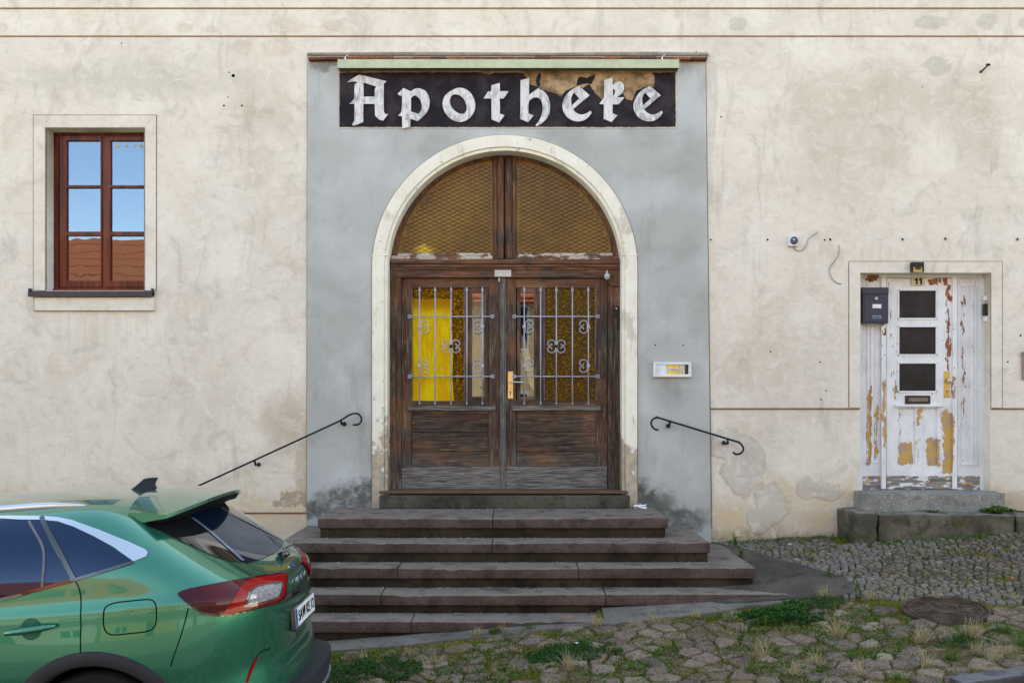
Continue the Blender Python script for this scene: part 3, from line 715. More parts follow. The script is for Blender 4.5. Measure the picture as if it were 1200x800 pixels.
def side(mb):
    qb(mb, 1011, 325.5, 1033.2, 557.5, .012, .04, .002)
    for x in (1016, 1020.5, 1025.5, 1029.5): qb(mb, x, 338, x + 1.6, 541, .003, .02, .004)
    qb(mb, 1013, 540.5, 1030, 542.5, .001, .02, .002); qb(mb, 1013, 336.5, 1030, 338.5, .001, .02, .002)
    qb(mb, 1122, 325.5, 1149.2, 557.5, .012, .04, .002)
    for x in (1127, 1132.5, 1139.5, 1143): qb(mb, x, 335, x + 1.8, 543, .002, .02, .005)
    qb(mb, 1126, 542.5, 1146, 544.8, .000, .02, .002); qb(mb, 1126, 333, 1146, 335.3, .000, .02, .002)
pp('side_panel', PEEL, side)
SMOKE = M('dark_window_glass')
SMOKE.bsdf(SMOKE.mix(SMOKE.st(SMOKE.noise(7, 3, .5), .3, .7), (.010, .010, .012), (.022, .022, .026)), .30, SMOKE.bump(SMOKE.noise(120, 2, .5), .25, .002), spec=.25)
for a, b in ((339, 374.2), (382, 416.6), (424.6, 459.6)):
    pp('glass_pane', SMOKE.m, lambda mb: qb(mb, 1052.6, a, 1098.4, b, .012, .006, 0))
pp('letter_slot', simple('tarnished_slot', (.045, .042, .038), .4, .6, 50, .4), lambda mb: (qb(mb, 1061, 463.2, 1090.5, 473.2, -.012, .02, .003)))
pp('slot_flap', simple('slot_flap_metal', (.16, .15, .13), .35, .8, 50, .4), lambda mb: (qb(mb, 1065, 466, 1087.5, 470.5, -.02, .01, .003)))
pp('drip_ledge', PEEL, lambda mb: (qb(mb, 1049, 473.6, 1105.5, 476.8, -.032, .04, .005)))
GB = simple('yellow_brass', (.56, .36, .08), .4, .35)
pp('handle_plate', GB, lambda mb: qb(mb, 1106.3, 434.8, 1113, 465.5, -.008, .01, .003))
mb = MB(); c = W(1110.6, 446, PY); mb.tube([c + Vector((0, -.005, 0)), c + Vector((0, -.03, 0)), c + Vector((0, -.032, 0)), c + Vector((0, -.05, 0)), c + Vector((0, -.056, 0))], [.009, .009, .026, .026, .018], 18); mb.build('door_knob', simple('dull_knob', (.55, .50, .38), .4, .5), pd, True, world=False)
mb = MB(); c = W(1109.8, 458, PY - .0085); mb.tube([c, c + Vector((0, .004, 0))], .009, 10); mb.box(c + Vector((-.004, 0, -.03)), c + Vector((.004, .004, 0))); mb.build('keyhole', simple('keyhole_grey', (.1, .12, .15), .5), pd, world=False)
pp('number_plate', simple('ivory_plate', (.60, .52, .38), .6, 0, 40, .4), lambda mb: qb(mb, 1068, 323.8, 1083.5, 334.6, -.014, .012, .002))
for dx in (0, 5.0):
    plink('digit_one', [[(1072 + dx, 326.9), (1075.4 + dx, 325.2), (1075.4 + dx, 333.2), (1073.6 + dx, 333.2), (1073.6 + dx, 327.9), (1072 + dx, 328.6)]], PY - .017, .003, DARK, pd)

mb = MB(); mb.box((wx(1003), .001, wz(575.4)), (wx(1163), .40, wz(582)), .004); mb.build('door_sill', simple('cement_sill', (.36, .34, .31), .9, 0, 60, .5), bld)
# small plugs and screw holes left in the plaster
RING = simple('plug_mortar', (.62, .58, .54), .9)
for x, y, r_, ring in ((833, 281, 1.1, 0), (899.5, 281, 1.3, 0), (966.3, 281.3, 1.1, 0), (972.7, 280.7, 1.4, 3.6), (1057.5, 280.5, 1.4, 3.4), (1107.5, 280, 1.4, 3.4), (1192, 280.5, 1.3, 3.0), (768, 404, .9, 0), (800.7, 404.5, .9, 0), (268.5, 85, .9, 0), (273.5, 89, 2.1, 4.2), (262.5, 124, 1.2, 0), (283.5, 124, 1.2, 0), (267, 114, .8, 0), (142.5, 51, .8, 0), (1196, 393, 1.2, 0), (1181, 424, 1.1, 0), (961, 424, 1, 0), (962, 468, 1, 0), (903, 412, .9, 0), (968, 457.5, .9, 0), (1081, 102, .7, 0), (815.8, 61, .8, 0), (845, 137, 1, 0)):
    yf = -.034 if 720 < x < 828 and y > 66 else -.013
    mb = MB(); c = W(x, y, yf)
    if ring:
        mb.tube([c + Vector((0, .002, 0)), c + Vector((0, -.003, 0))], ring / 120, 14); o = mb.build('wall_plug', RING, bld, world=True)
        mb = MB(); mb.tube([c + Vector((0, .003, 0)), c + Vector((0, -.0045, 0))], r_ / 120, 10); mb.build('screw_hole', DARK, o, world=False)
    else:
        mb.tube([c + Vector((0, .003, 0)), c + Vector((0, -.0015, 0))], r_ / 120, 8); mb.build('screw_hole', DARK, bld)

# ================================================================= pharmacy sign
SY = -.034
sg = thing('pharmacy_sign', 'black painted sign field with white blackletter letters reading Apotheke, paint flaked off top right', 'sign', W(595, 116, SY))
TAN = M('bare_sign_plaster'); n_ = TAN.noise(7, 7, .7)
TAN.bsdf(TAN.mix(TAN.st(TAN.noise(4, 6, .7), .46, .6), TAN.mix(TAN.st(n_, .35, .65), (.30, .185, .095), (.46, .31, .185)), (.14, .10, .05)), .9, TAN.bump(TAN.noise(20, 6, .7), .7, .01))
plink('bare_plaster', [rect(397.5, 82, 792.3, 149.5)], SY - .004, .006, TAN.m, sg)
def rag(lp, amp=.7, step=2.0, seed=0):
    out = []
    for i in range(len(lp)):
        a, b = lp[i], lp[(i + 1) % len(lp)]; L = math.hypot(b[0] - a[0], b[1] - a[1]); n_ = max(1, int(L / step))
        for k in range(n_):
            x, y = a[0] + (b[0] - a[0]) * k / n_, a[1] + (b[1] - a[1]) * k / n_
            v = mnoise.noise_vector((x * .33, y * .33, seed)) * amp * 1.6
            out.append((x + v.x, y + v.y))
    return out
field = [(398, 85.5), (480, 85.2), (563, 85), (572, 87.5), (580, 85.5), (612, 85.5), (618, 92), (621, 99), (630, 102), (640, 107), (652, 110), (657, 113.5), (662, 107), (676, 101), (683, 103), (690, 99), (693, 103), (700, 112), (706, 117.5), (716, 110), (729, 109), (735, 117), (741, 118), (746, 106), (760, 101), (766, 103), (767.5, 92), (765, 85.5), (791.5, 85.2), (792, 148.8), (705, 149), (640, 148.6), (560, 149), (470, 148.7), (398, 148.8)]
BLK = M('black_sign_paint'); bn = BLK.noise(5, 6, .65)
BLK.bsdf(BLK.mix(BLK.st(bn, .4, .7), (.020, .017, .022), (.045, .038, .045)), .7, BLK.bump(BLK.noise(12, 6, .6), .4, .006), spec=.08)
plink('black_paint', [rag(field, .55, 1.6)], SY - .0075, .005, BLK.m, sg)
plink('black_paint', [rag([(676, 95), (679, 90.5), (688, 91), (698, 87), (697, 92), (692, 99), (683, 98), (676, 101)], .7, 1.5, 3)], SY - .0075, .005, BLK.m, sg)
plink('black_paint', [rag([(628, 97), (629, 90), (632, 85.5), (634, 88), (632.5, 95), (633.5, 101), (630, 102)], .5, 1.5, 5)], SY - .0075, .005, BLK.m, sg)
plink('white_edge', [rag([(397, 149.2), (792.5, 149), (792.5, 150.3), (397, 150.3)], .35, 2, 8)], SY - .006, .006, simple('edge_plaster', (.5, .49, .46), .9), sg)
plink('white_edge', [rag([(791.8, 85), (793.4, 85), (793.4, 150), (791.8, 150)], .35, 2, 9)], SY - .006, .006, simple('edge_plaster_side', (.55, .5, .42), .9), sg)
LET = M('white_letter_paint'); ln = LET.noise(1, 6, .72, v=LET.map(scale=(22, 22, 7)), dist=.8); li = LET.noise(1, 5, .7, v=LET.map(scale=(40, 40, 9), loc=(3, 3, 3)))
lb = LET.noise(3.2, 3, .5)
lc = LET.mix(LET.mul(LET.st(ln, .44, .60), LET.st(lb, .42, .6, .45, 1)), (.66, .65, .66), (.30, .30, .33)); lc = LET.mix(LET.mul(LET.st(li, .58, .66), .55), lc, (.36, .30, .24))
LET.bsdf(lc, .55, LET.bump(ln, .3, .002))
LETS = simple('letter_side', (.42, .36, .27), .7)
def z1_(lp): return [(395 + x / 5.854, 60 + y / 5.854) for x, y in lp]
def z2_(lp): return [(595 + x / 5.854, 60 + y / 5.854) for x, y in lp]
e_o = [(488, 238), (562, 303), (448, 398), (470, 425), (505, 437), (540, 428), (568, 408), (576, 422), (555, 455), (515, 480), (465, 484), (420, 464), (390, 432), (374, 390), (378, 345), (402, 298), (440, 262)]
e_h = [(455, 285), (492, 325), (441, 372), (433, 340), (440, 305)]
letters = [
 ('capital_a', z1_, [(70, 213), (92, 196), (150, 162), (200, 172), (250, 185), (340, 207), (320, 222), (320, 413), (332, 433), (350, 430), (316, 478), (288, 470), (260, 442), (258, 362), (180, 362), (180, 484), (150, 498), (112, 512), (102, 505), (118, 478), (118, 362), (85, 362), (118, 325), (118, 232), (142, 212), (118, 208)], [(181, 216), (215, 226), (268, 242), (258, 262), (258, 312), (181, 312)]),
 ('letter_p', z1_, [(415, 293), (455, 253), (505, 276), (540, 253), (582, 258), (616, 280), (633, 320), (636, 362), (626, 402), (603, 436), (552, 481), (503, 463), (503, 519), (447, 531), (445, 447), (418, 442), (445, 415), (445, 307), (425, 303)], [(507, 322), (530, 303), (552, 312), (572, 335), (582, 375), (578, 405), (558, 432), (507, 414)]),
 ('letter_o', z1_, [(820, 253), (845, 250), (880, 258), (918, 285), (942, 325), (950, 370), (942, 415), (918, 452), (880, 480), (845, 488), (805, 480), (765, 455), (735, 415), (722, 370), (728, 325), (750, 292), (785, 270)], [(800, 296), (840, 300), (872, 330), (888, 370), (890, 405), (872, 430), (840, 430), (805, 410), (780, 378), (772, 340), (780, 310)]),
 ('letter_t', z1_, [(1058, 235), (1117, 218), (1117, 275), (1177, 275), (1142, 325), (1117, 325), (1117, 428), (1148, 440), (1112, 490), (1060, 468), (1058, 325), (1005, 325), (1035, 278), (1058, 275)], None),
 ('letter_h', z2_, [(88, 200), (147, 185), (146, 300), (208, 255), (250, 275), (280, 315), (293, 365), (290, 420), (270, 460), (235, 495), (200, 515), (190, 508), (215, 480), (232, 440), (240, 390), (235, 345), (215, 322), (190, 316), (160, 328), (142, 348), (142, 428), (178, 440), (140, 488), (85, 464)], None),
 ('letter_e', z2_, e_o, e_h),
 ('letter_k', z2_, [(662, 198), (720, 181), (720, 236), (745, 212), (770, 206), (792, 220), (800, 250), (791, 283), (768, 304), (746, 317), (800, 317), (763, 365), (720, 365), (720, 428), (752, 440), (712, 487), (658, 464), (660, 365), (628, 362), (658, 322), (662, 318)], [(722, 258), (735, 265), (738, 285), (722, 312)]),
 ('letter_e', z2_, [(x + 488, y) for x, y in e_o], [(x + 488, y) for x, y in e_h]),
]
def smooth_lp(lp, name):
    if name not in ('letter_o', 'letter_e', 'letter_h', 'letter_p', 'letter_k'): return lp
    out = []; n_ = len(lp)
    for i in range(n_):
        a, b, c = (Vector(lp[i - 1]), Vector(lp[i]), Vector(lp[(i + 1) % n_]))
        ang = (b - a).angle(c - b)
        if ang < R(50):
            out.append(tuple(b.lerp(a, .25))); out.append(tuple(b.lerp(c, .25)))
        else: out.append(tuple(b))
    return out
for nm, f_, o_, h_ in letters:
    lps = [f_(smooth_lp(o_, nm))] + ([f_(smooth_lp(h_, nm))] if h_ else [])
    o = plink(nm, lps, SY - .030, .018, LET.m, sg, .0015)
# light strip box over the sign
cn = thing('sign_canopy', 'pale green sheet metal box strip running along the top of the black sign', 'canopy', W(595, 80, SY))
GRN = simple('pale_green_paint', (.46, .50, .36), .5, 0, 25, .2, .1)
mb = MB(); a, b = W(395.5, 70.6, -.16), W(796, 79.8, -.16); mb.box((a.x, -.16, a.z), (b.x, -.148, b.z), .002); mb.box((a.x, -.16, a.z - .001), (b.x, SY + .004, a.z + .008), .002); mb.build('front_sheet', GRN, cn)
mb = MB(); mb.box((a.x + .002, -.147, b.z + .015), (b.x - .002, SY - .002, b.z + .025), .001); mb.build('underside', simple('dark_underside', (.12, .12, .09), .7), cn)
mb = MB(); mb.box((a.x, -.147, b.z), (a.x + .006, SY - .001, a.z - .002)); mb.box((b.x - .006, -.147, b.z), (b.x, SY - .001, a.z - .002)); mb.build('end_cap', GRN, cn)
for x in (404.5, 776):
    mb = MB(); c = W(x, 67, -.12); mb.tube([c, c + Vector((.03, .02, .03))], .006, 6); mb.tube([c, c + Vector((0, 0, -.03))], .006, 6); mb.build('fixing_wire', STEEL, cn)
# ================================================================= things fixed to the facade
def bracket(mb, top, wall, Ywall=0):
    a = W(*top, -.11); b = W(*wall, -.02)
    mb.tube(catmull([a, a + Vector((.004, .01, -.035)), b + Vector((-.012, -.05, .0)), b + Vector((0, .0, 0)), Vector((b.x, .0, b.z))], 5), .0105, 8)
    mb.sphere(Vector((b.x, -.012 + Ywall, b.z)), .022, 1, .6, 1, 10)
hl = thing('handrail', 'long thin black iron handrail rising from the car roof, left of the portal door', 'handrail', W(300, 535, -.02), 'iron handrails beside the steps')
HYp = -.12
mb = MB(); mb.tube([W(150, 606, HYp), W(190, 588.2, HYp), W(228, 571, HYp), W(300, 538.2, HYp), W(370, 506, HYp), W(399, 492.6, HYp)] + catmull([W(200 + x / 5, 470 + y / 5, HYp) for x, y in ((1040, 84), (1066, 73), (1092, 72), (1110, 84), (1118, 104), (1112, 124), (1094, 137), (1068, 138))], 6), .0092, 8); mb.build('rail', IRON, hl, True)
for t_, w_ in (((298.5, 539.5), (303, 544)), ((399.5, 491.8), (404, 496.5))):
    mb = MB(); bracket(mb, t_, w_, -.034 if w_[0] > 362 else 0); mb.build('bracket', IRON, hl, True)
mb = MB(); bracket(mb, (193, 586), (198, 590)); mb.build('bracket', IRON, hl, True)
hr = thing('handrail', 'short black iron handrail with both ends curled, right of the portal door', 'handrail', W(815, 510, -.02), 'iron handrails beside the steps')
z5 = lambda x, y: W(740 + x / 5, 400 + y / 5, HYp)
mb = MB(); mb.tube(catmull([z5(158, 517), z5(135, 512), z5(116, 485), z5(124, 456), z5(152, 446), z5(180, 453), z5(590, 578), z5(632, 592), z5(655, 622), z5(648, 648), z5(618, 661), z5(594, 648)], 7), .0098, 8); mb.build('rail', IRON, hr, True)
for t_, w_ in (((784.5, 493.5), (782.4, 498.8)), ((852.5, 515.2), (848.5, 518.6))):
    mb = MB(); bracket(mb, t_, w_, -.034 if w_[0] < 830 else 0); mb.build('bracket', IRON, hr, True)

bp = thing('doorbell_panel', 'white framed wall box with yellow and beige fields on the grey portal', 'doorbell panel', W(788, 433, -.034))
WHT = simple('white_box_plastic', (.66, .68, .72), .4); a = -.075
mb = MB()
for r_ in ((765.8, 424.2, 810.4, 427), (765.8, 438.4, 810.4, 441.6), (765.8, 426.8, 769, 438.6), (807, 426.8, 810.4, 438.6)): mb.pbox(*r_, a, -.033, .003)
mb.build('frame', WHT, bp)
mb = MB(); mb.pbox(768.8, 426.8, 781.5, 438.6, a + .008, -.033, .001); mb.build('blank_plate', simple('white_plate', (.62, .65, .70), .35), bp)
mb = MB(); mb.pbox(781.7, 426.8, 795, 438.6, a + .010, -.033, .001); yp = mb.build('yellow_plate', simple('yellow_plastic', (.72, .48, .07), .4), bp)
mb = MB(); mb.pbox(782.8, 431.2, 794.2, 434.6, a + .006, a + .012, .001); lab = mb.build('name_strip', simple('paper_strip', (.7, .7, .66), .6), yp)
mb = MB()
for i in range(9): x = 783.6 + i * 1.12; mb.pbox(x, 432.2, x + (.7 if i % 3 else .4), 433.6, a + .0045, a + .0065, 0)
mb.build('printed_letters', DARK, yp)
mb = MB(); mb.pbox(795.2, 426.8, 802.6, 438.6, a + .012, -.033, .001); mb.build('beige_plate', simple('beige_plastic', (.48, .45, .30), .5), bp)
mb = MB(); mb.pbox(802.8, 426.8, 805.6, 438.6, a + .012, -.033, .001); mb.build('black_plate', simple('blue_black', (.02, .025, .045), .4), bp)
mb = MB(); mb.pbox(805.6, 426.8, 807, 438.6, a + .02, -.033, .001); mb.build('brown_edge', simple('brown_edge_mat', (.12, .08, .05), .5), bp)
for x, y in ((771.6, 436.8), (779, 436.8)):
    mb = MB(); mb.tube([W(x, y, a + .009), W(x, y, a + .004)], .004, 8); mb.build('screw', STEEL, bp)

jb = thing('motion_sensor', 'small square white sensor box with round dark lens, high left of the small door', 'sensor', W(930.3, 282.2, -.013))
mb = MB(); mb.pbox(925, 275.8, 935.6, 288.3, -.06, -.012, .006); mb.build('housing', WHT, jb)
mb = MB(); c = W(930.4, 281.9, -.06); mb.tube([c + Vector((0, .004, 0)), c + Vector((0, -.012, 0)), c + Vector((0, -.022, 0))], [.037, .037, .026], 24); ln_ = mb.build('lens', simple('dark_lens', (.06, .075, .11), .25), jb, False)
mb = MB(); mb.tri(*[c + Vector((x, -.0235, z)) for x, z in ((-.012, .02), (.004, .004), (-.016, .002))]); mb.build('lens_mark', WHT, ln_)
CAB = simple('grey_green_cable', (.33, .36, .33), .5)
z8 = lambda x, y, Y=-.022: W(900 + x / 8.89, 260 + y / 8.89, Y)
mb = MB(); mb.tube(catmull([z8(265, 250), z8(285, 288), z8(325, 302), z8(365, 288), z8(400, 240), z8(420, 180), z8(450, 150), z8(490, 128), z8(520, 104)], 6), .0048, 6); mb.build('cable', CAB, jb, True)
lc_ = MB(); lc_.tube(catmull([z8(738, 240, -.012), z8(742, 275), z8(735, 340), z8(700, 400), z8(660, 450), z8(640, 500), z8(650, 555), z8(690, 612), z8(735, 640), z8(768, 645)], 6), .0048, 6)
tag(lc_.build('loose_cable', CAB, None, True), 'thin loose cable hanging in an s curve out of the wall beside the small door', 'cable')
mb = MB(); c = W(1149, 84.5, -.013); mb.tube([c, c + Vector((.0, -.03, 0)), c + Vector((.03, -.05, .03)), c + Vector((.045, -.055, .05))], [.012, .008, .007, .007], 8)
mb.sphere(c + Vector((.048, -.058, .05)), .016, 1.5, 1, .8, 10)
tag(mb.build('wall_hook', IRON, None, True), 'small black iron hook sticking out of the plaster at top right', 'hook')

mbx = thing('mailbox', 'dark blue metal letterbox hung on the left panel of the peeling white door', 'mailbox', W(1025, 357, .12))
BLUE = simple('dark_blue_enamel', (.014, .024, .048), .35, 0, 200, .05, .1, .2)
mb = MB(); mb.pbox(1010.8, 338.5, 1041.2, 378.8, .055, .15, .004); mb.build('body', BLUE, mbx)
mb = MB(); mb.pbox(1010, 336.6, 1041.8, 344.6, .045, .15, .004); mb.build('lid', BLUE, mbx)
mb = MB(); mb.pbox(1012.8, 345.8, 1039.6, 377.4, .049, .06, .002); dr = mb.build('door', BLUE, mbx)
mb = MB(); mb.pbox(1022.6, 356.4, 1032.8, 361, .045, .05, .001); mb.build('name_card', WHT, dr)
mb = MB(); mb.pbox(1022.8, 369.6, 1032.4, 373, .046, .05, .001); fr_ = mb.build('view_slot', simple('slot_frame', (.22, .30, .42), .4), dr)
mb = MB(); mb.pbox(1023.7, 370.4, 1031.5, 372.2, .044, .05, 0); mb.build('view_window', simple('slot_blue', (.03, .06, .13), .3), dr)
mb = MB(); c = W(1026.8, 349.6, .05); mb.tube([c, c + Vector((0, -.008, 0))], .014, 14); mb.build('lock', simple('lock_metal', (.4, .42, .4), .35, .7), dr)

pl_ = thing('door_lamp', 'small black and yellow lamp box fixed over the centre of the small white door', 'lamp', W(1076, 312, -.022))
mb = MB(); mb.pbox(1068.8, 307, 1083, 312, -.075, -.02, .004); mb.pbox(1068.8, 307, 1070.4, 318.5, -.07, -.02, .002); mb.pbox(1081.4, 307, 1083, 318.5, -.07, -.02, .002); mb.build('hood', IRON, pl_)
mb = MB(); mb.pbox(1070.2, 311.5, 1081.6, 318.9, -.06, -.02, .003); mb.build('lamp_body', simple('lamp_yellow', (.50, .36, .09), .45), pl_)
mb = MB(); mb.pbox(1073, 311.6, 1079.5, 315.6, -.07, -.055, .003); mb.build('lens', simple('lamp_black', (.02, .025, .03), .2), pl_)

rb = thing('bell_push', 'black bell push between two white caps on the right reveal of the small door', 'doorbell', (W(1157, 365, .07)))
def revbox(mb, y0, y1, Y0, Y1, t, bev=.003):
    xr_ = wx(1160.5); mb.box((xr_ - t, Y0, W(0, y0, .07).z), (xr_ + .002, Y1, W(0, y1, .07).z), bev)
mb = MB(); revbox(mb, 356, 369.5, .05, .10, .032); mb.build('push_body', simple('bell_black', (.012, .012, .012), .35), rb)
mb = MB(); revbox(mb, 346.6, 352.5, .055, .1, .03, .008); mb.build('cap', WHT, rb)
mb = MB(); revbox(mb, 371, 376.5, .05, .1, .028, .003); mb.build('cap', WHT, rb)
mb = MB(); mb.pbox(1198.6, 412, 1226, 444.5, -.04, -.012, .004)
tag(mb.build('wall_plate', simple('mauve_plate', (.26, .20, .19), .5), None), 'greyish plate on the plaster at the right edge of the picture', 'plate')

# ================================================================= stone steps
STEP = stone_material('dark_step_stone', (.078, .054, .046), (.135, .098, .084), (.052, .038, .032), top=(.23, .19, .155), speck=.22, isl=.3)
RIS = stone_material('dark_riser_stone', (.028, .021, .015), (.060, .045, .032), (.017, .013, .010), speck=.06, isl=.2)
stx = thing('stone_staircase', 'flight of five dark brown stone steps running across the front of the pharmacy portal', 'steps', (-.15, -1.0, -.5))
fy = [-.92, -1.20, -1.48, -1.76, -2.04]; tz = [0, -.1755, -.345, -.509, -.6625]
ex = [(-1.72, 1.38), (-2.00, 1.70), (-2.28, 2.02), (-2.56, 3.05), (-2.84, 3.3)]
joints = [[-.17], [-.17], [-.95, .55], [-1.05, .75], [-.78, .95]]
for k in range(5):
    x0, x1 = ex[k]; zf = tz[k]
    nb = [x0] + joints[k] + [x1]
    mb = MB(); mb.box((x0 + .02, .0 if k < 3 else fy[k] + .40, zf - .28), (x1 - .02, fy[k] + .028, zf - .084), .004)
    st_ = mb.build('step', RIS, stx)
    yb = -.001 if k < 3 else fy[k] + .36
    for i in range(len(nb) - 1):
        mb = MB(); dz = random.uniform(-.002, .002)
        jit = lambda: random.uniform(-.002, .002)
        mb.box((nb[i] + .0015, fy[k] + jit(), zf - .09), (nb[i + 1] - .0015, yb, zf + dz), .009, 3)
        # chipped nosing
        b = mb.bm
        bmesh.ops.subdivide_edges(b, edges=[e for e in b.edges if e.calc_length() > .5], cuts=46, use_grid_fill=True)
        for v in b.verts:
            if v.co.y < fy[k] + .03:
                v.co.y += max(0, mnoise.noise(v.co * 7 + Vector((k, 0, 0))) - .25) * .03 + mnoise.noise(v.co * 19) * .0025
                if v.co.z > zf - .02: v.co.z -= .009 * math.exp(-((v.co.x + .1 + .3 * (k % 2)) / .75) ** 2) + max(0, mnoise.noise(v.co * 9 + Vector((0, k, 0))) - .2) * .022
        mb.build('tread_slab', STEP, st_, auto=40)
# threshold under the door
mb = MB(); mb.box((wx(447), -.16, .0), (wx(736), .3, wz(578.8)), .012)
for v in mb.bm.verts: v.co += Vector((0, mnoise.noise(v.co * 6) * .01, 0))
th_ = mb.build('threshold', stone_material('dirty_threshold', (.05, .047, .038), (.12, .11, .09), (.03, .028, .022), moss=.4, bs=.8), stx)
GRA = stone_material('speckled_granite', (.22, .215, .20), (.30, .29, .27), (.16, .155, .14), speck=.6, moss=.15, isl=.1)
def rough_block(c0, c1, seed, mat, name, label, cat, group=None, cuts=14, amp=.012, bev=.008):
    mb = MB(); mb.box(c0, c1, bev, 3); b = mb.bm
    bmesh.ops.subdivide_edges(b, edges=[e for e in b.edges if e.calc_length() > .08], cuts=cuts, use_grid_fill=True)
    for v in b.verts: v.co += mnoise.noise_vector(v.co * 4 + Vector((seed, 0, 0))) * amp * .8 + mnoise.noise_vector(v.co * 13 + Vector((seed, 0, 0))) * amp * .6
    return tag(mb.build(name, mat, None, auto=50), label, cat, group)
a, b = W(1010, 577.5, -.22), W(1178, 603, -.22)
rough_block((a.x, -.22, b.z - .02), (b.x, .0, a.z), 3, GRA, 'granite_step', 'pale speckled granite block directly under the peeling white door', 'step')
DKS = stone_material('mossy_step_stone', (.075, .068, .052), (.15, .135, .105), (.045, .042, .032), top=(.22, .20, .165), moss=.8, isl=.1, bs=.8)
a, b = W(1030, 603, -.50), W(1189, 640, -.50)
rough_block((a.x, -.50, b.z - .1), (b.x, -.0, a.z), 9, DKS, 'stone_step', 'long dark low step in front of the granite block at the white door', 'step')
a, b = W(1002, 601, -.50), W(1028, 640, -.50)
rough_block((a.x, -.51, b.z - .1), (b.x, -.0, a.z + .005), 21, DKS, 'corner_stone', 'rough mossy square block at the left end of the low step', 'stone block', amp=.02, bev=.03)
a, b = W(1191, 604, -.48), W(1290, 640, -.48)
rough_block((a.x, -.48, b.z - .1), (b.x, -.0, a.z), 33, DKS, 'stone_step', 'dark stone block continuing the low step at the right picture edge', 'step')

# ================================================================= ground
def fillpoly(poly, step, inner=None):
    """triangulated polygon (x, y) with inner points"""
    pts = []; n_ = 0
    for i in range(len(poly)):
        a, b = Vector(poly[i][:2]), Vector(poly[(i + 1) % len(poly)][:2]); k = max(1, int((b - a).length / step))
        for j in range(k): pts.append(a.lerp(b, j / k))
    nb = len(pts); edges = [(i, (i + 1) % nb) for i in range(nb)]
    xs = [p.x for p in pts]; ys = [p.y for p in pts]
    P2 = [(p.x, p.y) for p in pts]
    def inside(x, y):
        c = False; j = nb - 1
        for i in range(nb):
            xi, yi = P2[i]; xj, yj = P2[j]
            if (yi > y) != (yj > y) and x < (xj - xi) * (y - yi) / (yj - yi) + xi: c = not c
            j = i
        return c
    x = min(xs) + step / 2; row = 0
    while x < max(xs):
        y = min(ys) + step / 2 + (step / 2 if row % 2 else 0)
        while y < max(ys):
            if inside(x, y): pts.append(Vector((x, y)))
            y += step
        x += step * .87; row += 1
    v, e, f, *_ = delaunay_2d_cdt(pts, edges, [list(range(nb))], 1, 1e-6)
    return v, f, inside
def drape(name, poly, dz, mat, step=.08, skirt=.08, rough=.0):
    v, f, ins = fillpoly(poly, step); mb = MB(); b = mb.bm
    vs = [b.verts.new((p.x, p.y, gz(p.x, p.y) + dz + (mnoise.noise((p.x * 3, p.y * 3, 0)) + .5 * mnoise.noise((p.x * 11, p.y * 11, 0))) * rough)) for p in v]
    for t in f: b.faces.new([vs[i] for i in t])
    be = [e for e in b.edges if e.is_boundary]
    r = bmesh.ops.extrude_edge_only(b, edges=be)
    for q in r['geom']:
        if isinstance(q, bmesh.types.BMVert): q.co.z -= skirt
    return tag(mb.build(name, mat, None, auto=40), kind='structure')
MOSS = M('mossy_soil')
n1 = MOSS.noise(5, 6, .7); n2 = MOSS.noise(40, 5, .7)
mc = MOSS.mix(MOSS.st(n1, .38, .62), (.050, .036, .020), (.11, .082, .042)); mc = MOSS.mix(MOSS.mul(MOSS.st(MOSS.noise(3, 6, .75, v=MOSS.map(loc=(4, 4, 4))), .32, .48), .9), mc, MOSS.mix(MOSS.st(n2, .4, .6), (.075, .085, .010), (.19, .18, .02)))
MOSS.bsdf(mc, 1, MOSS.bump(n2, 1, .02), spec=.1)
# the ground sheet, out to the horizon
mb = MB(); b = mb.bm
def gr(xs, ys):
    g_ = [[b.verts.new((x, y, gz(x, y) - .028 + (mnoise.noise((x * 2.5, y * 2.5, 1)) * .010 if abs(x) < 9 and abs(y) < 9 else 0) - (.3 if -2.75 < x < .66 and -1.96 < y < -.1 else 0))) for x in xs] for y in ys]
    for i in range(len(ys) - 1):
        for j in range(len(xs) - 1): b.faces.new((g_[i][j], g_[i][j + 1], g_[i + 1][j + 1], g_[i + 1][j]))
xs = [-400, -150, -60, -30, -20, -14] + [-10 + .12 * i for i in range(168)] + [14, 20, 30, 60, 150, 400]
ys = [-500, -200, -80, -40, -30, -22, -16, -12, -10] + [-8 + .12 * i for i in range(68)] + [.3, 10, 60, 500]
gr(xs, ys); g_o = tag(mb.build('ground', MOSS.m, None, True), kind='structure')

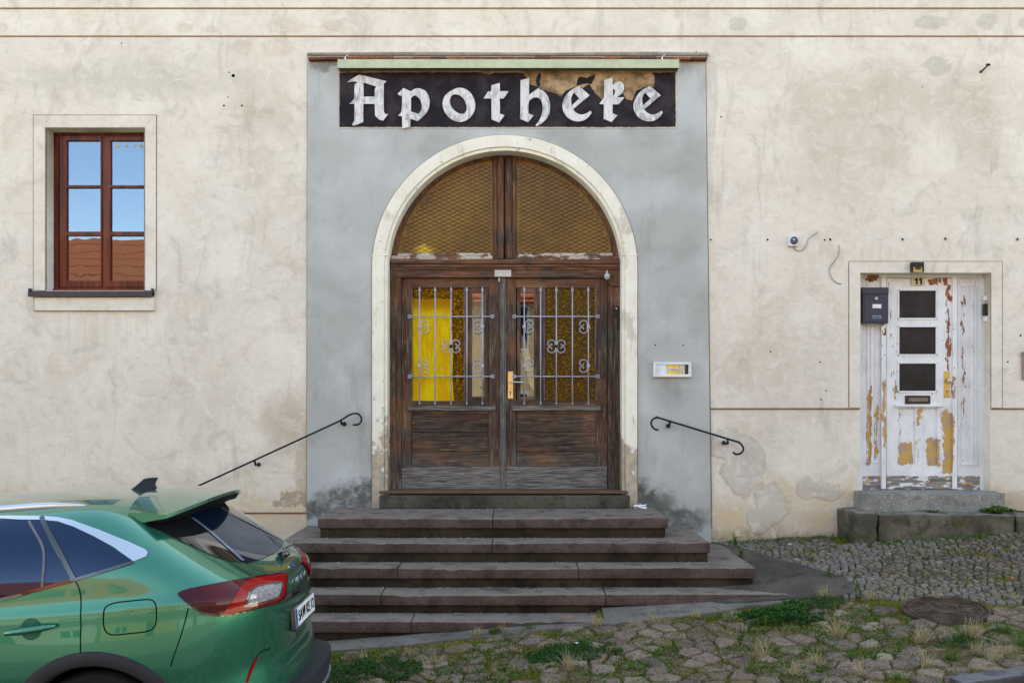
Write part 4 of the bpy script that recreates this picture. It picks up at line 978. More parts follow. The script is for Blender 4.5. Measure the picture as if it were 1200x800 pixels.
def clip(poly, nx, ny, c):
    out = []
    for i in range(len(poly)):
        p, q = poly[i], poly[(i + 1) % len(poly)]
        dp = p[0] * nx + p[1] * ny - c; dq = q[0] * nx + q[1] * ny - c
        if dp <= 0: out.append(p)
        if (dp < 0 < dq) or (dq < 0 < dp):
            t = dp / (dp - dq); out.append((p[0] + (q[0] - p[0]) * t, p[1] + (q[1] - p[1]) * t))
    return out
def cobbles(name, x0, x1, y0, y1, sx, sy, gap, mat, keep, jit=.33, dome=.012, sink=.008, warp=None, seed=0, skip=0.0):
    rnd = random.Random(seed); pts = {}
    nx_, ny_ = int((x1 - x0) / sx) + 1, int((y1 - y0) / sy) + 1
    for i in range(nx_):
        for j in range(ny_):
            x = x0 + (i + (.5 if j % 2 else 0) + rnd.uniform(-jit, jit)) * sx; y = y0 + (j + rnd.uniform(-jit, jit)) * sy
            if warp: x, y = warp(x, y)
            pts[i, j] = (x, y)
    mb = MB(); b = mb.bm
    for (i, j), p in pts.items():
        if not keep(*p) or rnd.random() < skip: continue
        poly = [(p[0] - 2 * sx, p[1] - 2 * sy), (p[0] + 2 * sx, p[1] - 2 * sy), (p[0] + 2 * sx, p[1] + 2 * sy), (p[0] - 2 * sx, p[1] + 2 * sy)]
        for di in (-2, -1, 0, 1, 2):
            for dj in (-2, -1, 0, 1, 2):
                if (di or dj) and (i + di, j + dj) in pts:
                    q = pts[i + di, j + dj]; nx, ny = q[0] - p[0], q[1] - p[1]; L = math.hypot(nx, ny)
                    if L < 1e-5: continue
                    nx /= L; ny /= L
                    poly = clip(poly, nx, ny, (p[0] + q[0]) / 2 * nx + (p[1] + q[1]) / 2 * ny - gap * rnd.uniform(.4, 1.2))
                    if len(poly) < 3: break
            if len(poly) < 3: break
        if len(poly) < 3: continue
        c = (sum(v[0] for v in poly) / len(poly), sum(v[1] for v in poly) / len(poly))
        # merge very short edges, then cut the corners
        pl2 = [poly[k] for k in range(len(poly)) if math.hypot(poly[k][0] - poly[k - 1][0], poly[k][1] - poly[k - 1][1]) > sx * .12]
        if len(pl2) < 3: continue
        cc = []
        for k in range(len(pl2)):
            a, d = pl2[k], pl2[(k + 1) % len(pl2)]
            cc += [(a[0] * .89 + d[0] * .11, a[1] * .89 + d[1] * .11), (a[0] * .5 + d[0] * .5 + rnd.uniform(-.01, .01) * sx * 3, a[1] * .5 + d[1] * .5 + rnd.uniform(-.01, .01) * sx * 3), (a[0] * .11 + d[0] * .89, a[1] * .11 + d[1] * .89)]
        tx, ty = rnd.uniform(-.05, .05), rnd.uniform(-.05, .05); h0 = rnd.uniform(-sink, sink * .5)
        rings = []
        for s_, dz in ((1.0, -.045), (.985, -dome * .9), (.92, -dome * .35), (.72, -dome * .05), (.4, 0)):
            ring = []
            for k, v in enumerate(cc):
                x = c[0] + (v[0] - c[0]) * s_; y = c[1] + (v[1] - c[1]) * s_
                nn = mnoise.noise((x * 16, y * 16, seed)) * dome * .35
                ring.append(b.verts.new((x, y, gz(x, y) + h0 + dz + nn + (x - c[0]) * tx + (y - c[1]) * ty)))
            rings.append(ring)
        n_ = len(cc)
        for q in range(4):
            for k in range(n_): b.faces.new((rings[q][k], rings[q][(k + 1) % n_], rings[q + 1][(k + 1) % n_], rings[q + 1][k]))
        cv = b.verts.new((c[0], c[1], gz(*c) + h0 + mnoise.noise((c[0] * 16, c[1] * 16, seed)) * dome * .3))
        for k in range(n_): b.faces.new((rings[4][k], rings[4][(k + 1) % n_], cv))
    return tag(mb.build(name, mat, None, True), kind='structure')

def cobble_mat(name, cols, mossy, light=.0):
    m = M(name); r = m.island(); n1 = m.noise(9, 6, .7); n2 = m.noise(45, 5, .7); n3 = m.noise(1.2, 4, .6)
    c = m.ramp(r, [(i / (len(cols) - 1) if len(cols) > 1 else 0, q) for i, q in enumerate(cols)])
    c = m.mix(m.mul(m.st(n2, .4, .7), .5), c, m.mix(.7, c, (.50, .44, .39)))
    c = m.mix(m.mul(m.st(n1, .50, .66), .6), c, (.065, .052, .042))
    g = m.st(m.add(m.noise(3.5, 6, .7), m.mul(m.sub(n2, .5), .3)), .60 - .06 * mossy, .68 - .06 * mossy)
    c = m.mix(m.mul(g, .9 * mossy), c, m.mix(m.st(n2, .4, .6), (.075, .075, .012), (.16, .145, .025)))
    if light:
        q = m.st(m.add(m.noise(.9, 4, .6, v=m.map(loc=(2, 5, 0))), m.mul(r, .12)), .48, .64); c = m.mix(m.mul(q, light), c, (.34, .33, .32))
    m.bsdf(c, m.st(n1, .3, .7, .6, .9), m.bump(m.add(n2, m.mul(n1, .8)), 1, .014), spec=.06)
    return m.m
COB = cobble_mat('porphyry_cobbles', [(0.094, 0.066, 0.049), (0.158, 0.108, 0.080), (0.212, 0.145, 0.102), (0.124, 0.092, 0.068), (0.247, 0.180, 0.126), (0.099, 0.078, 0.061), (0.286, 0.223, 0.160), (0.173, 0.116, 0.082)], .72)
SMC = cobble_mat('small_dark_setts', [(0.060, 0.047, 0.033), (0.098, 0.076, 0.052), (0.138, 0.110, 0.077), (0.048, 0.039, 0.029), (0.178, 0.146, 0.103)], .95, .25)

# outline between street and pavement, from the steps to the right
edge = [G(px, py) for px, py in ((150, 765), (300, 760), (420, 757), (520, 747), (600, 738), (700, 729), (800, 719), (870, 708), (935, 698), (1010, 699), (1100, 703), (1200, 706), (1400, 712), (1700, 720))]
ex_ = [p.x for p in edge]; ey_ = [p.y for p in edge]
def street_edge(x): return float(np.interp(x, ex_, ey_))
asph = [G(px, py) for px, py in ((820, 632), (862, 640), (905, 652), (950, 664), (985, 674), (1004, 684), (1000, 693), (975, 699), (935, 700), (900, 702), (850, 706), (820, 700))]
asph2 = [(p.x, p.y) for p in asph]
def inpoly(P2, x, y):
    c = False; j = len(P2) - 1
    for i in range(len(P2)):
        xi, yi = P2[i]; xj, yj = P2[j]
        if (yi > y) != (yj > y) and x < (xj - xi) * (y - yi) / (yj - yi) + xi: c = not c
        j = i
    return c
mh = G(1108, 713)
strip_hw = .07
kerbs = [((G(1050, 797)), (G(1108, 795.5))), ((G(1111, 792), G(1215, 779)))]
def near_mh(x, y, r=.32): return math.hypot(x - mh.x, y - mh.y) < r
def keep_street(x, y):
    if y > street_edge(x) - .10: return False
    if near_mh(x, y, .36): return False
    if x > 2.6 and y < -3.62 + (x - 2.6) * .13 and y > -3.92 + (x - 2.6) * .13: return False
    return True
def keep_small(x, y):
    if x < 2.0 or y > -.02 or y < street_edge(x) + .02: return False
    if inpoly(asph2, x, y) or near_mh(x, y, .34): return False
    return not (3.05 < x < 5.6 and y > -.5)
SAND = stone_material('far_street_stone', (.30, .25, .17), (.42, .36, .25), (.22, .18, .12), speck=.2, isl=0)
def sheet(name, x0, x1, y0, y1, n, m_, mat):
    mb = MB(); b = mb.bm
    g_ = [[b.verts.new((x0 + (x1 - x0) * i / n, y0 + (y1 - y0) * j / m_, gz(x0 + (x1 - x0) * i / n, y0 + (y1 - y0) * j / m_) + .0)) for i in range(n + 1)] for j in range(m_ + 1)]
    for j in range(m_):
        for i in range(n): b.faces.new((g_[j][i], g_[j][i + 1], g_[j + 1][i + 1], g_[j + 1][i]))
    return tag(mb.build(name, mat, None), kind='structure')
sheet('street', -30, 30, -19.2, -6.35, 60, 16, SAND)
cobbles('cobbled_street', -7, 7.2, -6.2, -1.5, .172, .152, .009, COB, keep_street, .45, .014, .014, seed=4, skip=.045)
cobbles('pavement_setts', 1.9, 7.2, -2.6, 0.02, .060, .085, .0075, SMC, keep_small, .30, .010, .005, warp=lambda x, y: (x + .03 * math.sin(y * 4), y + .05 * math.sin(x * 2.2)), seed=5, skip=.04)
ASP = stone_material('worn_asphalt', (.070, .060, .050), (.115, .10, .082), (.050, .045, .038), speck=.3, moss=.35, bs=.8, isl=0)
drape('asphalt_patch', asph2, .0, ASP, .07, .06, .004)
CON = stone_material('worn_concrete', (.14, .128, .108), (.21, .19, .165), (.09, .082, .07), speck=.2, moss=.3, bs=.7, isl=0)
lo_ = [G(px, py) for px, py in ((330, 763), (420, 758), (480, 753), (560, 744), (640, 735), (720, 729), (800, 720), (860, 711), (910, 704), (960, 698))]
hi_ = [(x_, -2.02) for x_ in (2.4, 2.0, 1.2, .4, -.4, -1.2, -2.0, -2.7)]
hi_ = [(G(955, 694).x, G(955, 694).y), (G(900, 694).x, G(900, 694).y)] + [(x_, -1.745) for x_ in (1.9, 1.5, 1.1, .72)] + [(.72, -2.02)] + [(x_, -2.02) for x_ in (.4, -.4, -1.2, -2.0)]
drape('concrete_apron', [(p.x, p.y) for p in lo_] + hi_, -.012, CON, .08, .06, .006)
# manhole
mhl = thing('manhole_cover', 'round rusty brown cast iron cover with wedge pattern set in the paving', 'manhole cover', mh)
IRN = simple('rusty_cast_iron', (.085, .062, .048), .85, .1, 60, .6, .4)
nrm = Vector((-(gz(mh.x + .1, mh.y) - gz(mh.x - .1, mh.y)) / .2, -(gz(mh.x, mh.y + .1) - gz(mh.x, mh.y - .1)) / .2, 1)).normalized()
rotm = Vector((0, 0, 1)).rotation_difference(nrm).to_matrix()
def ring_(mb, r0, r1, z0, z1, n=48, a0=0, a1=360):
    b = mb.bm; k_ = int(n * (a1 - a0) / 360) or 1; full = a1 - a0 >= 360
    prev = None; first = None
    for i in range(k_ + (0 if full else 1)):
        a = R(a0 + (a1 - a0) * i / k_); vs = [b.verts.new(rotm @ Vector((r * math.cos(a), r * math.sin(a), z))) for r, z in ((r0, z0), (r0, z1), (r1, z1), (r1, z0))]
        if prev:
            for q in range(4): b.faces.new((prev[q], prev[(q + 1) % 4], vs[(q + 1) % 4], vs[q]))
        else: first = vs
        prev = vs
    if full:
        for q in range(4): b.faces.new((prev[q], prev[(q + 1) % 4], first[(q + 1) % 4], first[q]))
    else: b.faces.new(first); b.faces.new(prev)
mb = MB(); ring_(mb, .285, .305, -.06, .002); mb.build('frame', IRN, mhl, world=False)
mb = MB(); ring_(mb, .0005, .28, -.05, -.006); ring_(mb, .245, .262, -.008, .001); ring_(mb, .085, .1, -.008, .001)
for i in range(8):
    a = R(45 * i + 10)
    for da, r0, r1 in ((0, .1, .245), (R(22.5), .17, .245)):
        u = Vector((math.cos(a + da), math.sin(a + da), 0)); w = Vector((-u.y, u.x, 0))
        pts = [rotm @ (u * r + w * s_ * .005 + Vector((0, 0, z))) for r in (r0, r1) for s_ in (-1, 1) for z in (-.008, .001)]
        bb = mb.bm; v_ = [bb.verts.new(p) for p in pts]
        for q in ((0, 1, 3, 2), (4, 5, 7, 6), (0, 1, 5, 4), (2, 3, 7, 6), (1, 3, 7, 5)): bb.faces.new([v_[k] for k in q])
    for r_, rr in ((.14, .012), (.21, .010), (.215, .010)):
        aa = a + R(12 if r_ != .215 else 33)
        c = rotm @ Vector((r_ * math.cos(aa), r_ * math.sin(aa), -.007)); mb.tube([c, c + nrm * .006], rr, 8)
mb.build('lid', IRN, mhl, world=False)
# kerb stones near the right bottom edge
KST = stone_material('blue_grey_kerb', (.060, .058, .060), (.10, .096, .096), (.045, .042, .042), top=(.17, .165, .165), speck=.2, isl=.1)
for i, (xa, xb, dz, lb_) in enumerate(((1.55, 2.62, -.005, 'low blue grey kerb stone almost sunk into the cobbles at the bottom edge'), (2.66, 3.75, .022, 'blue grey kerb stone standing proud at the bottom right corner'), (3.79, 4.9, .04, 'blue grey kerb stone beyond the right picture edge'))):
    ya = G(1110, 795).y + (xa - 2.64) * .16; yb = G(1110, 795).y + (xb - 2.64) * .16
    L = math.hypot(xb - xa, yb - ya); ang = math.atan2(yb - ya, xb - xa)
    mb = MB(); mb.box((0, -.16, -.25), (L, 0, 0), .02, 3); b = mb.bm
    bmesh.ops.subdivide_edges(b, edges=[e for e in b.edges if e.calc_length() > .3], cuts=14, use_grid_fill=True)
    tilt = math.atan2(gz(xb, yb) - gz(xa, ya), L); mt = Matrix.Translation((xa, ya, gz(xa, ya) + dz)) @ Matrix.Rotation(ang, 4, 'Z') @ Matrix.Rotation(-tilt, 4, 'Y')
    for v in b.verts: v.co += mnoise.noise_vector(v.co * 6 + Vector((i * 5, 0, 0))) * .012; v.co = mt @ v.co
    tag(mb.build('kerb_stone', KST, None, auto=50), lb_, 'kerb stone')

# ================================================================= plants
def leafmat(name, a, b):
    m = M(name); r = m.island()
    c = m.mix(r, a, b); d = m.n('ShaderNodeBsdfPrincipled'); m.put(d.inputs['Base Color'], c); d.inputs['Roughness'].default_value = .55; d.inputs['Specular IOR Level'].default_value = .3
    t = m.n('ShaderNodeBsdfTranslucent'); m.put(t.inputs[0], c); x_ = m.n('ShaderNodeMixShader'); x_.inputs[0].default_value = .3
    m.nt.links.new(d.outputs[0], x_.inputs[1]); m.nt.links.new(t.outputs[0], x_.inputs[2]); m.nt.links.new(x_.outputs[0], m.out.inputs[0]); return m.m
CLO = leafmat('clover_green', (.018, .075, .010), (.045, .16, .022)); GRS = leafmat('grass_green', (.05, .11, .015), (.12, .20, .03)); DRY = leafmat('dry_straw', (.30, .24, .12), (.50, .42, .25)); MOL = leafmat('moss_tufts', (.09, .10, .012), (.22, .21, .03))
prnd = random.Random(11)
def leaf(b, p, d, up, L, w):
    s = d.cross(up).normalized() * w
    m_ = p + d * L * .5 + up * L * .08
    a = [b.verts.new(q) for q in (p, m_ + s, p + d * L, m_ - s)]
    b.faces.new(a)
def blade(b, p, d, L, w, bend):
    s = Vector((-d.y, d.x, 0)); s = s.normalized() * w if s.length > 1e-4 else Vector((w, 0, 0))
    pts = []; q = Vector(p); dd_ = Vector(d).normalized(); n_ = 4
    for k in range(n_ + 1):
        pts.append((q.copy(), w * (1 - k / n_) + .0004)); q += dd_ * L / n_; dd_ = (dd_ + Vector((d.x, d.y, 0)) * bend - Vector((0, 0, bend * .35))).normalized()
    sd = s.normalized(); prev = None
    for q, ww in pts:
        c = [b.verts.new(q - sd * ww), b.verts.new(q + sd * ww)]
        if prev: b.faces.new((prev[0], prev[1], c[1], c[0]))
        prev = c
def rdir(tilt):
    a = prnd.uniform(0, 2 * math.pi); t = prnd.uniform(0, tilt); return Vector((math.sin(t) * math.cos(a), math.sin(t) * math.sin(a), math.cos(t)))
def gpt(x, y, dz=-.005): return Vector((x, y, gz(x, y) + dz))
def patch(name, px, py, rx, ry, n, label, cat, mat=None, h=.045, L=.016, group=None, zf=None):
    c = G(px, py) if zf is None else zf
    mb = MB(); b = mb.bm
    for _ in range(n):
        r_ = math.sqrt(prnd.random()); a = prnd.uniform(0, 6.283)
        x = c.x + rx * r_ * math.cos(a); y = c.y + ry * r_ * math.sin(a)
        if mnoise.noise((x * 9, y * 9, 3)) + .75 - r_ * .9 < 0: continue
        z = (gz(x, y) if zf is None else zf.z) + prnd.random() * h * (1.15 - r_)
        p = Vector((x, y, z))
        for q in range(3):
            d = rdir(1.5); d.z = abs(d.z) * .5; d.normalize(); leaf(b, p, d, Vector((0, 0, 1)), L * prnd.uniform(.7, 1.2), L * .42)
    o = mb.build(name, mat or CLO, None)
    return tag(o, label, cat, group)
patch('clover_patch', 918, 722, .34, .22, 1500, 'dense dark green leafy patch on the cobbles below the asphalt, largest of the right half', 'weed patch', h=.07, L=.02)
patch('clover_patch', 955, 708, .30, .14, 700, 'loose green weeds between the cobbles left of the manhole cover', 'weed patch', h=.05)
patch('clover_patch', 668, 764, .38, .20, 1700, 'bright green clover cushion among the cobbles in front of the steps', 'weed patch', h=.04, L=.014)
patch('clover_patch', 432, 786, .42, .26, 2300, 'broad green clover carpet on the cobbles beside the car bumper', 'weed patch', h=.04, L=.014)
patch('clover_patch', 1128, 752, .22, .16, 420, 'scattered low green leaves on the cobbles below the manhole cover', 'weed patch', h=.03, L=.014)
patch('weed', 580, 740, .05, .03, 60, 'small bright green weed at the foot of the bottom step', 'weed', GRS, .03, .018)
patch('weed', 1165, 596, .20, .07, 420, 'leafy green weeds growing on the low step right of the granite block', 'weed', GRS, .06, .024, zf=Vector((W(1168, 600, -.30).x, -.32, W(1168, 603, -.5).z)))
patch('weed', 1100, 601, .10, .03, 100, 'tiny green seedlings in the joint below the granite block', 'weed', GRS, .02, .014, zf=Vector((W(1095, 603, -.27).x, -.26, W(1095, 603, -.5).z)))
def sprig(px, py, h, n, label):
    c = G(px, py); mb = MB(); b = mb.bm
    for s_ in range(n):
        q = c + Vector((prnd.uniform(-.05, .05), prnd.uniform(-.03, .03), 0)); d = rdir(.35); H = h * prnd.uniform(.6, 1.1)
        pts = [q + d * H * k / 5 + Vector((0, 0, 0)) for k in range(6)]; mb.tube(pts, [.0025, .0022, .002, .0016, .0012, .0008], 4)
        for k in range(2, 26):
            t = k / 26; dd_ = rdir(1.5); dd_.z *= .4; leaf(b, q + d * H * t, dd_.normalized(), Vector((0, 0, 1)), .03 * (1.2 - t), .008)
    return tag(mb.build('weed', GRS, None), label, 'weed')
sprig(858, 640, .16, 3, 'upright green weed at the wall foot just right of the grey portal')
sprig(868, 652, .08, 3, 'small weed beside the right end of the third step')
sprig(973, 676, .14, 2, 'thin green weed standing in the setts near the asphalt edge')
sprig(988, 634, .10, 4, 'weed tuft at the foot of the mossy corner block')
sprig(1025, 634, .10, 2, 'small green weed in front of the low step of the white door')
sprig(1005, 700, .16, 3, 'green weed stalk beside the left rim of the manhole cover')
def tuft(x, y, n, h, mat, name, label, group, cat='grass tuft'):
    mb = MB(); b = mb.bm; c = gpt(x, y)
    for _ in range(int(n * 1.5)):
        p = c + Vector((prnd.gauss(0, .022), prnd.gauss(0, .018), 0)); blade(b, p, rdir(1.25), h * prnd.uniform(.4, 1.15), .0019, prnd.uniform(.05, .35))
    return tag(mb.build(name, mat, None), label, cat, group)
for px, py, n, h in ((508, 778, 60, .13), (665, 783, 70, .14), (640, 760, 40, .09), (425, 772, 40, .08), (700, 731, 50, .10), (745, 734, 40, .09), (605, 762, 36, .07), (560, 742, 46, .07), (590, 738, 40, .07), (765, 726, 40, .09), (815, 722, 40, .08), (855, 742, 30, .07), (890, 770, 60, .14), (870, 738, 26, .08), (980, 745, 80, .17), (958, 778, 50, .12), (1080, 752, 70, .15), (1085, 780, 40, .14), (1140, 748, 60, .16), (1165, 772, 46, .14), (1148, 765, 60, .12), (1020, 700, 50, .10), (965, 697, 50, .11), (895, 757, 30, .08), (1100, 700, 26, .08), (1185, 765, 30, .12), (930, 790, 40, .12), (1010, 790, 36, .12), (720, 760, 26, .07), (800, 748, 26, .08), (480, 765, 36, .06), (1060, 700, 26, .06), (1190, 700, 24, .07)):
    g_ = G(px, py); tuft(g_.x, g_.y, n, h, DRY, 'dry_grass_tuft', 'tuft of dry straw coloured grass growing between the cobbles', 'dry grass tufts among the cobbles')
for px, py, n, h in ((880, 787, 50, .10), (1115, 772, 50, .12), (1130, 748, 60, .14), (850, 765, 40, .06), (1050, 795, 50, .08), (1195, 755, 50, .14), (760, 778, 40, .05), (620, 735, 30, .06), (1000, 768, 40, .05), (1175, 740, 50, .10), (900, 730, 40, .10), (940, 760, 40, .06)):
    g_ = G(px, py); tuft(g_.x, g_.y, n, h, GRS, 'green_grass_tuft', 'small tuft of fresh green grass growing between the cobbles', 'green grass tufts among the cobbles')
# moss cushions, seedlings and straw scattered through the joints: nobody could count them
def scatter(name, mats, n, xr, yr, keepf, L, label):
    mb = MB(); b = mb.bm
    for _ in range(n):
        x, y = prnd.uniform(*xr), prnd.uniform(*yr)
        if not keepf(x, y): continue
        for q in range(5):
            p = gpt(x + prnd.gauss(0, .018), y + prnd.gauss(0, .015), -.012); d = rdir(1.4); leaf(b, p, d, Vector((0, 0, 1)), L * prnd.uniform(.6, 1.3), L * .3)
    return tag(mb.build(name, mats, None), label, 'ground cover', None, 'stuff')
scatter('moss', MOL, 26000, (-2, 5.6), (-4.2, -1.7), lambda x, y: keep_street(x, y) and mnoise.noise((x * 1.7, y * 1.7, 0)) > -.35, .014, 'yellow green moss and fine seedlings in the joints of the street cobbles')
scatter('seedlings', GRS, 9000, (-2, 5.6), (-4.2, -1.7), lambda x, y: keep_street(x, y) and mnoise.noise((x * 1.9, y * 1.9, 5)) > -.05, .024, 'fresh green seedlings scattered between the street cobbles')
scatter('wall_foot_weeds', GRS, 1900, (2.1, 5.8), (-.75, -.02), lambda x, y: (y > -.16 if x < 3.1 else -.62 < y < -.5) and mnoise.noise((x * 3, y * 3, 7)) > -.1, .026, 'low green weeds along the foot of the wall and the low step')
scatter('pavement_moss', MOL, 9000, (2.1, 5.8), (-1.9, -.1), lambda x, y: keep_small(x, y) and mnoise.noise((x * 1.4, y * 1.4, 9)) > .0 - .3 * (y > -.9), .012, 'moss in the joints of the small pavement setts')
mb = MB(); b = mb.bm
for _ in range(4200):
    x, y = prnd.uniform(-2, 5.6), prnd.uniform(-4.2, -1.8)
    if not keep_street(x, y) or mnoise.noise((x * 1.3, y * 1.3, 11)) < -.05: continue
    a = prnd.uniform(0, 6.28); d = Vector((math.cos(a), math.sin(a), prnd.uniform(.0, .5))).normalized(); blade(b, gpt(x, y, .004), d, prnd.uniform(.03, .08), .0012, .05)
tag(mb.build('straw', DRY, None), 'loose dry straw lying on the cobbles', 'straw', None, 'stuff')

# grit and crumbs gathered at the back of the treads
mb = MB(); b = mb.bm
for k in range(5):
    for _ in range(170):
        x = prnd.uniform(ex[k][0] + .05, min(ex[k][1], 2.2) - .03); y0_ = (0 if k == 0 else fy[k - 1] + .02); yb_ = -.17 if k == 0 else y0_
        y = yb_ - abs(prnd.gauss(0, .05)) if prnd.random() < .75 else prnd.uniform(fy[k] + .02, yb_)
        if y < fy[k] + .01: continue
        p = Vector((x, y, tz[k] + .001)); r_ = prnd.uniform(.002, .007)
        vs = [b.verts.new(p + Vector((r_ * math.cos(t * 2.1 + x), r_ * math.sin(t * 2.1 + x), 0))) for t in range(3)]; cv = b.verts.new(p + Vector((0, 0, r_ * .8)))
        for t in range(3): b.faces.new((vs[t], vs[(t + 1) % 3], cv))
GRI = M('pale_grit'); GRI.bsdf(GRI.ramp(GRI.island(), [(0, (.12, .10, .08)), (.5, (.35, .32, .28)), (1, (.65, .63, .6))]), .9)
tag(mb.build('grit', GRI.m, None), 'pale grit and crumbs lying along the back of the dark steps', 'grit', None, 'stuff')
# litter
mb = MB(); b = bmesh.new(); bmesh.ops.create_icosphere(b, subdivisions=3, radius=.05)
for v in b.verts: v.co = Vector((v.co.x * 1.1, v.co.y * .7, v.co.z * .4)) * (1 + 1.6 * mnoise.noise(v.co * 30)); v.co += Vector((wx(750), -.12, .015))
mb.join(b); tag(mb.build('crumpled_tissue', simple('white_paper', (.75, .76, .78), .8), None), 'crumpled white paper tissue lying on the top step right of the door', 'litter')
LIT = simple('orange_leaf', (.45, .16, .03), .7); LW = simple('pale_scrap', (.55, .55, .52), .8)
for px, py, m_, nm, lb_ in ((667, 726, LIT, 'fallen_leaf', 'orange leaf on the bottom tread left of the concrete apron'), (679, 731.5, LIT, 'fallen_leaf', 'orange leaf on the concrete apron'), (1181, 666, LIT, 'fallen_leaf', 'orange leaf on the setts at the right edge'), (1185, 681, LIT, 'fallen_leaf', 'orange leaf on the setts below the other near the right edge'), (926, 640, LW, 'paper_scrap', 'white paper scrap at the wall foot on the pavement'), (1043, 652, LW, 'paper_scrap', 'white paper scrap on the small setts'), (478, 797, LW, 'flat_stone', None), (675, 757, LW, 'paper_scrap', 'white scrap on the clover cushion')):
    if lb_ is None: continue
    g_ = G(px, py); mb = MB(); b = mb.bm; vs = []
    cv = b.verts.new(g_ + Vector((0, 0, .03)))
    for k in range(7):
        a = k * .9; r_ = prnd.uniform(.012, .024); vs.append(b.verts.new(g_ + Vector((r_ * math.cos(a), r_ * math.sin(a), .018 + prnd.uniform(0, .015)))))
    for k in range(7): b.faces.new((cv, vs[k], vs[(k + 1) % 7]))
    tag(mb.build(nm, m_, None), lb_, 'litter')
# ================================================================= the green car
CARZ = gz(-2.0, -3.76) - .005
car = thing('parked_car', 'green metallic suv parked at bottom left, silver roof rail, dark windows', 'car', (-1.10, -3.76, 0), rot=(R(-.4), R(-4.5), 0))
mat_rot = (Matrix.Rotation(R(-4.5), 4, 'Y') @ Matrix.Rotation(R(-.4), 4, 'X'))
rear_pt = mat_rot @ Vector((-.95, 0, 0))
car.location.z = CARZ - rear_pt.z
CM = Matrix.Translation(car.location) @ mat_rot; CMI = CM.inverted()
PAINT = M('green_metallic_paint'); fl = PAINT.noise(900, 2, .5)
PAINT.bsdf(PAINT.mix(fl, (.018, .150, .092), (.034, .225, .138)), .27, None, metal=.70, coat=1.0, coatr=.0)
[x for x in PAINT.nt.nodes if x.type == 'BSDF_PRINCIPLED'][0].inputs['Coat IOR'].default_value = 1.55
CGL = M('car_window_glass'); CGL.bsdf((.002, .010, .030), .010, None, spec=.9)  # blue of the mirrored sky put into the base colour
[x for x in CGL.nt.nodes if x.type == 'BSDF_PRINCIPLED'][0].inputs['Specular Tint'].default_value = (.50, .62, 1, 1)
PBLK = M('gloss_black'); PBLK.bsdf((.008, .009, .012), .06, None, spec=.8, coat=1)
CHR = M('satin_chrome'); CHR.bsdf((.62, .64, .68), .18, None, metal=1)
PLAS = simple('dark_grey_plastic', (.030, .031, .036), .55, 0, 260, .15, .1)
SLV = simple('silver_skid', (.42, .45, .50), .35, .5)
GAP = simple('panel_gap', (.004, .008, .007), .8)
RUB = simple('tyre_rubber', (.018, .018, .019), .75, 0, 60, .2)
prof = [ # z, half width, rear x, front x
 (.20, .84, -.16, -4.30), (.32, .895, -.10, -4.42), (.45, .92, -.09, -4.50), (.55, .93, -.10, -4.54), (.62, .94, -.11, -4.55), (.70, .945, -.105, -4.54),
 (.85, .945, -.095, -4.50), (.95, .94, -.10, -4.42), (1.02, .93, -.125, -4.25), (1.08, .918, -.19, -3.95), (1.14, .908, -.275, -3.65), (1.2, .895, -.36, -3.45),
 (1.3, .860, -.50, -3.15), (1.4, .805, -.64, -2.86), (1.465, .752, -.74, -2.58), (1.505, .70, -.81, -2.42), (1.53, .645, -.87, -2.3), (1.555, .53, -.98, -2.15), (1.577, .36, -1.2, -2.05), (1.591, .18, -1.45, -1.95), (1.597, .06, -1.65, -1.85)]
PR = np.array(prof)
def prof_at(z):
    zs = PR[:, 0]; k = int(np.clip(np.searchsorted(zs, z) - 1, 0, len(zs) - 2)); t = (z - zs[k]) / (zs[k + 1] - zs[k]); t = min(1, max(0, t))
    out = []
    for c in (1, 2, 3):
        v = PR[:, c]; m0 = (v[k + 1] - v[max(k - 1, 0)]) / (zs[k + 1] - zs[max(k - 1, 0)]); m1 = (v[min(k + 2, len(zs) - 1)] - v[k]) / (zs[min(k + 2, len(zs) - 1)] - zs[k]); h = zs[k + 1] - zs[k]
        out.append((2 * t ** 3 - 3 * t * t + 1) * v[k] + (t ** 3 - 2 * t * t + t) * h * m0 + (-2 * t ** 3 + 3 * t * t) * v[k + 1] + (t ** 3 - t * t) * h * m1)
    return out
NS = 260
def car_ring(z):
    Wd, xr_, xf_ = prof_at(z); a = (xr_ - xf_) / 2; xc = (xr_ + xf_) / 2
    tt = np.clip((z - .95) / .5, 0, 1); p = 10 + 0 * tt; q = 2.55 + .75 * tt
    th = np.linspace(0, 2 * np.pi, 3001)[:-1]
    c, s = np.cos(th), np.sin(th)
    X = xc + a * np.sign(c) * np.abs(c) ** (2 / p); Yv = Wd * np.sign(s) * np.abs(s) ** (2 / q)
    # haunches over the wheels and a slight waist between them
    hz = math.exp(-((z - .80) / .20) ** 2)
    bul = .020 * hz * (np.exp(-((X + .98) / .55) ** 2) + np.exp(-((X + 3.68) / .5) ** 2)) - .018 * math.exp(-((z - .62) / .14) ** 2) * np.exp(-((X + 2.3) / .75) ** 2)
    bul = bul + .010 * math.exp(-((z - 1.0) / .035) ** 2)
    Yv = Yv * (1 + bul)
    P_ = np.stack([X, Yv], 1); d = np.r_[0, np.cumsum(np.linalg.norm(np.roll(P_, -1, 0) - P_, axis=1))]
    s_ = np.linspace(0, d[-1], NS + 1)[:-1]; PP = np.vstack([P_, P_[:1]])
    return np.stack([np.interp(s_, d, PP[:, 0]), np.interp(s_, d, PP[:, 1])], 1)
zs_ = list(np.arange(.20, 1.10, .025)) + list(np.arange(1.10, 1.45, .025)) + [1.45, 1.47, 1.49, 1.505, 1.52, 1.535, 1.548, 1.56, 1.568, 1.575, 1.582, 1.587, 1.592, 1.595, 1.597]
rings_ = [car_ring(z) for z in zs_]
wheels = [(-.98, .355), (-3.68, .355)]
mb = MB(); b = mb.bm
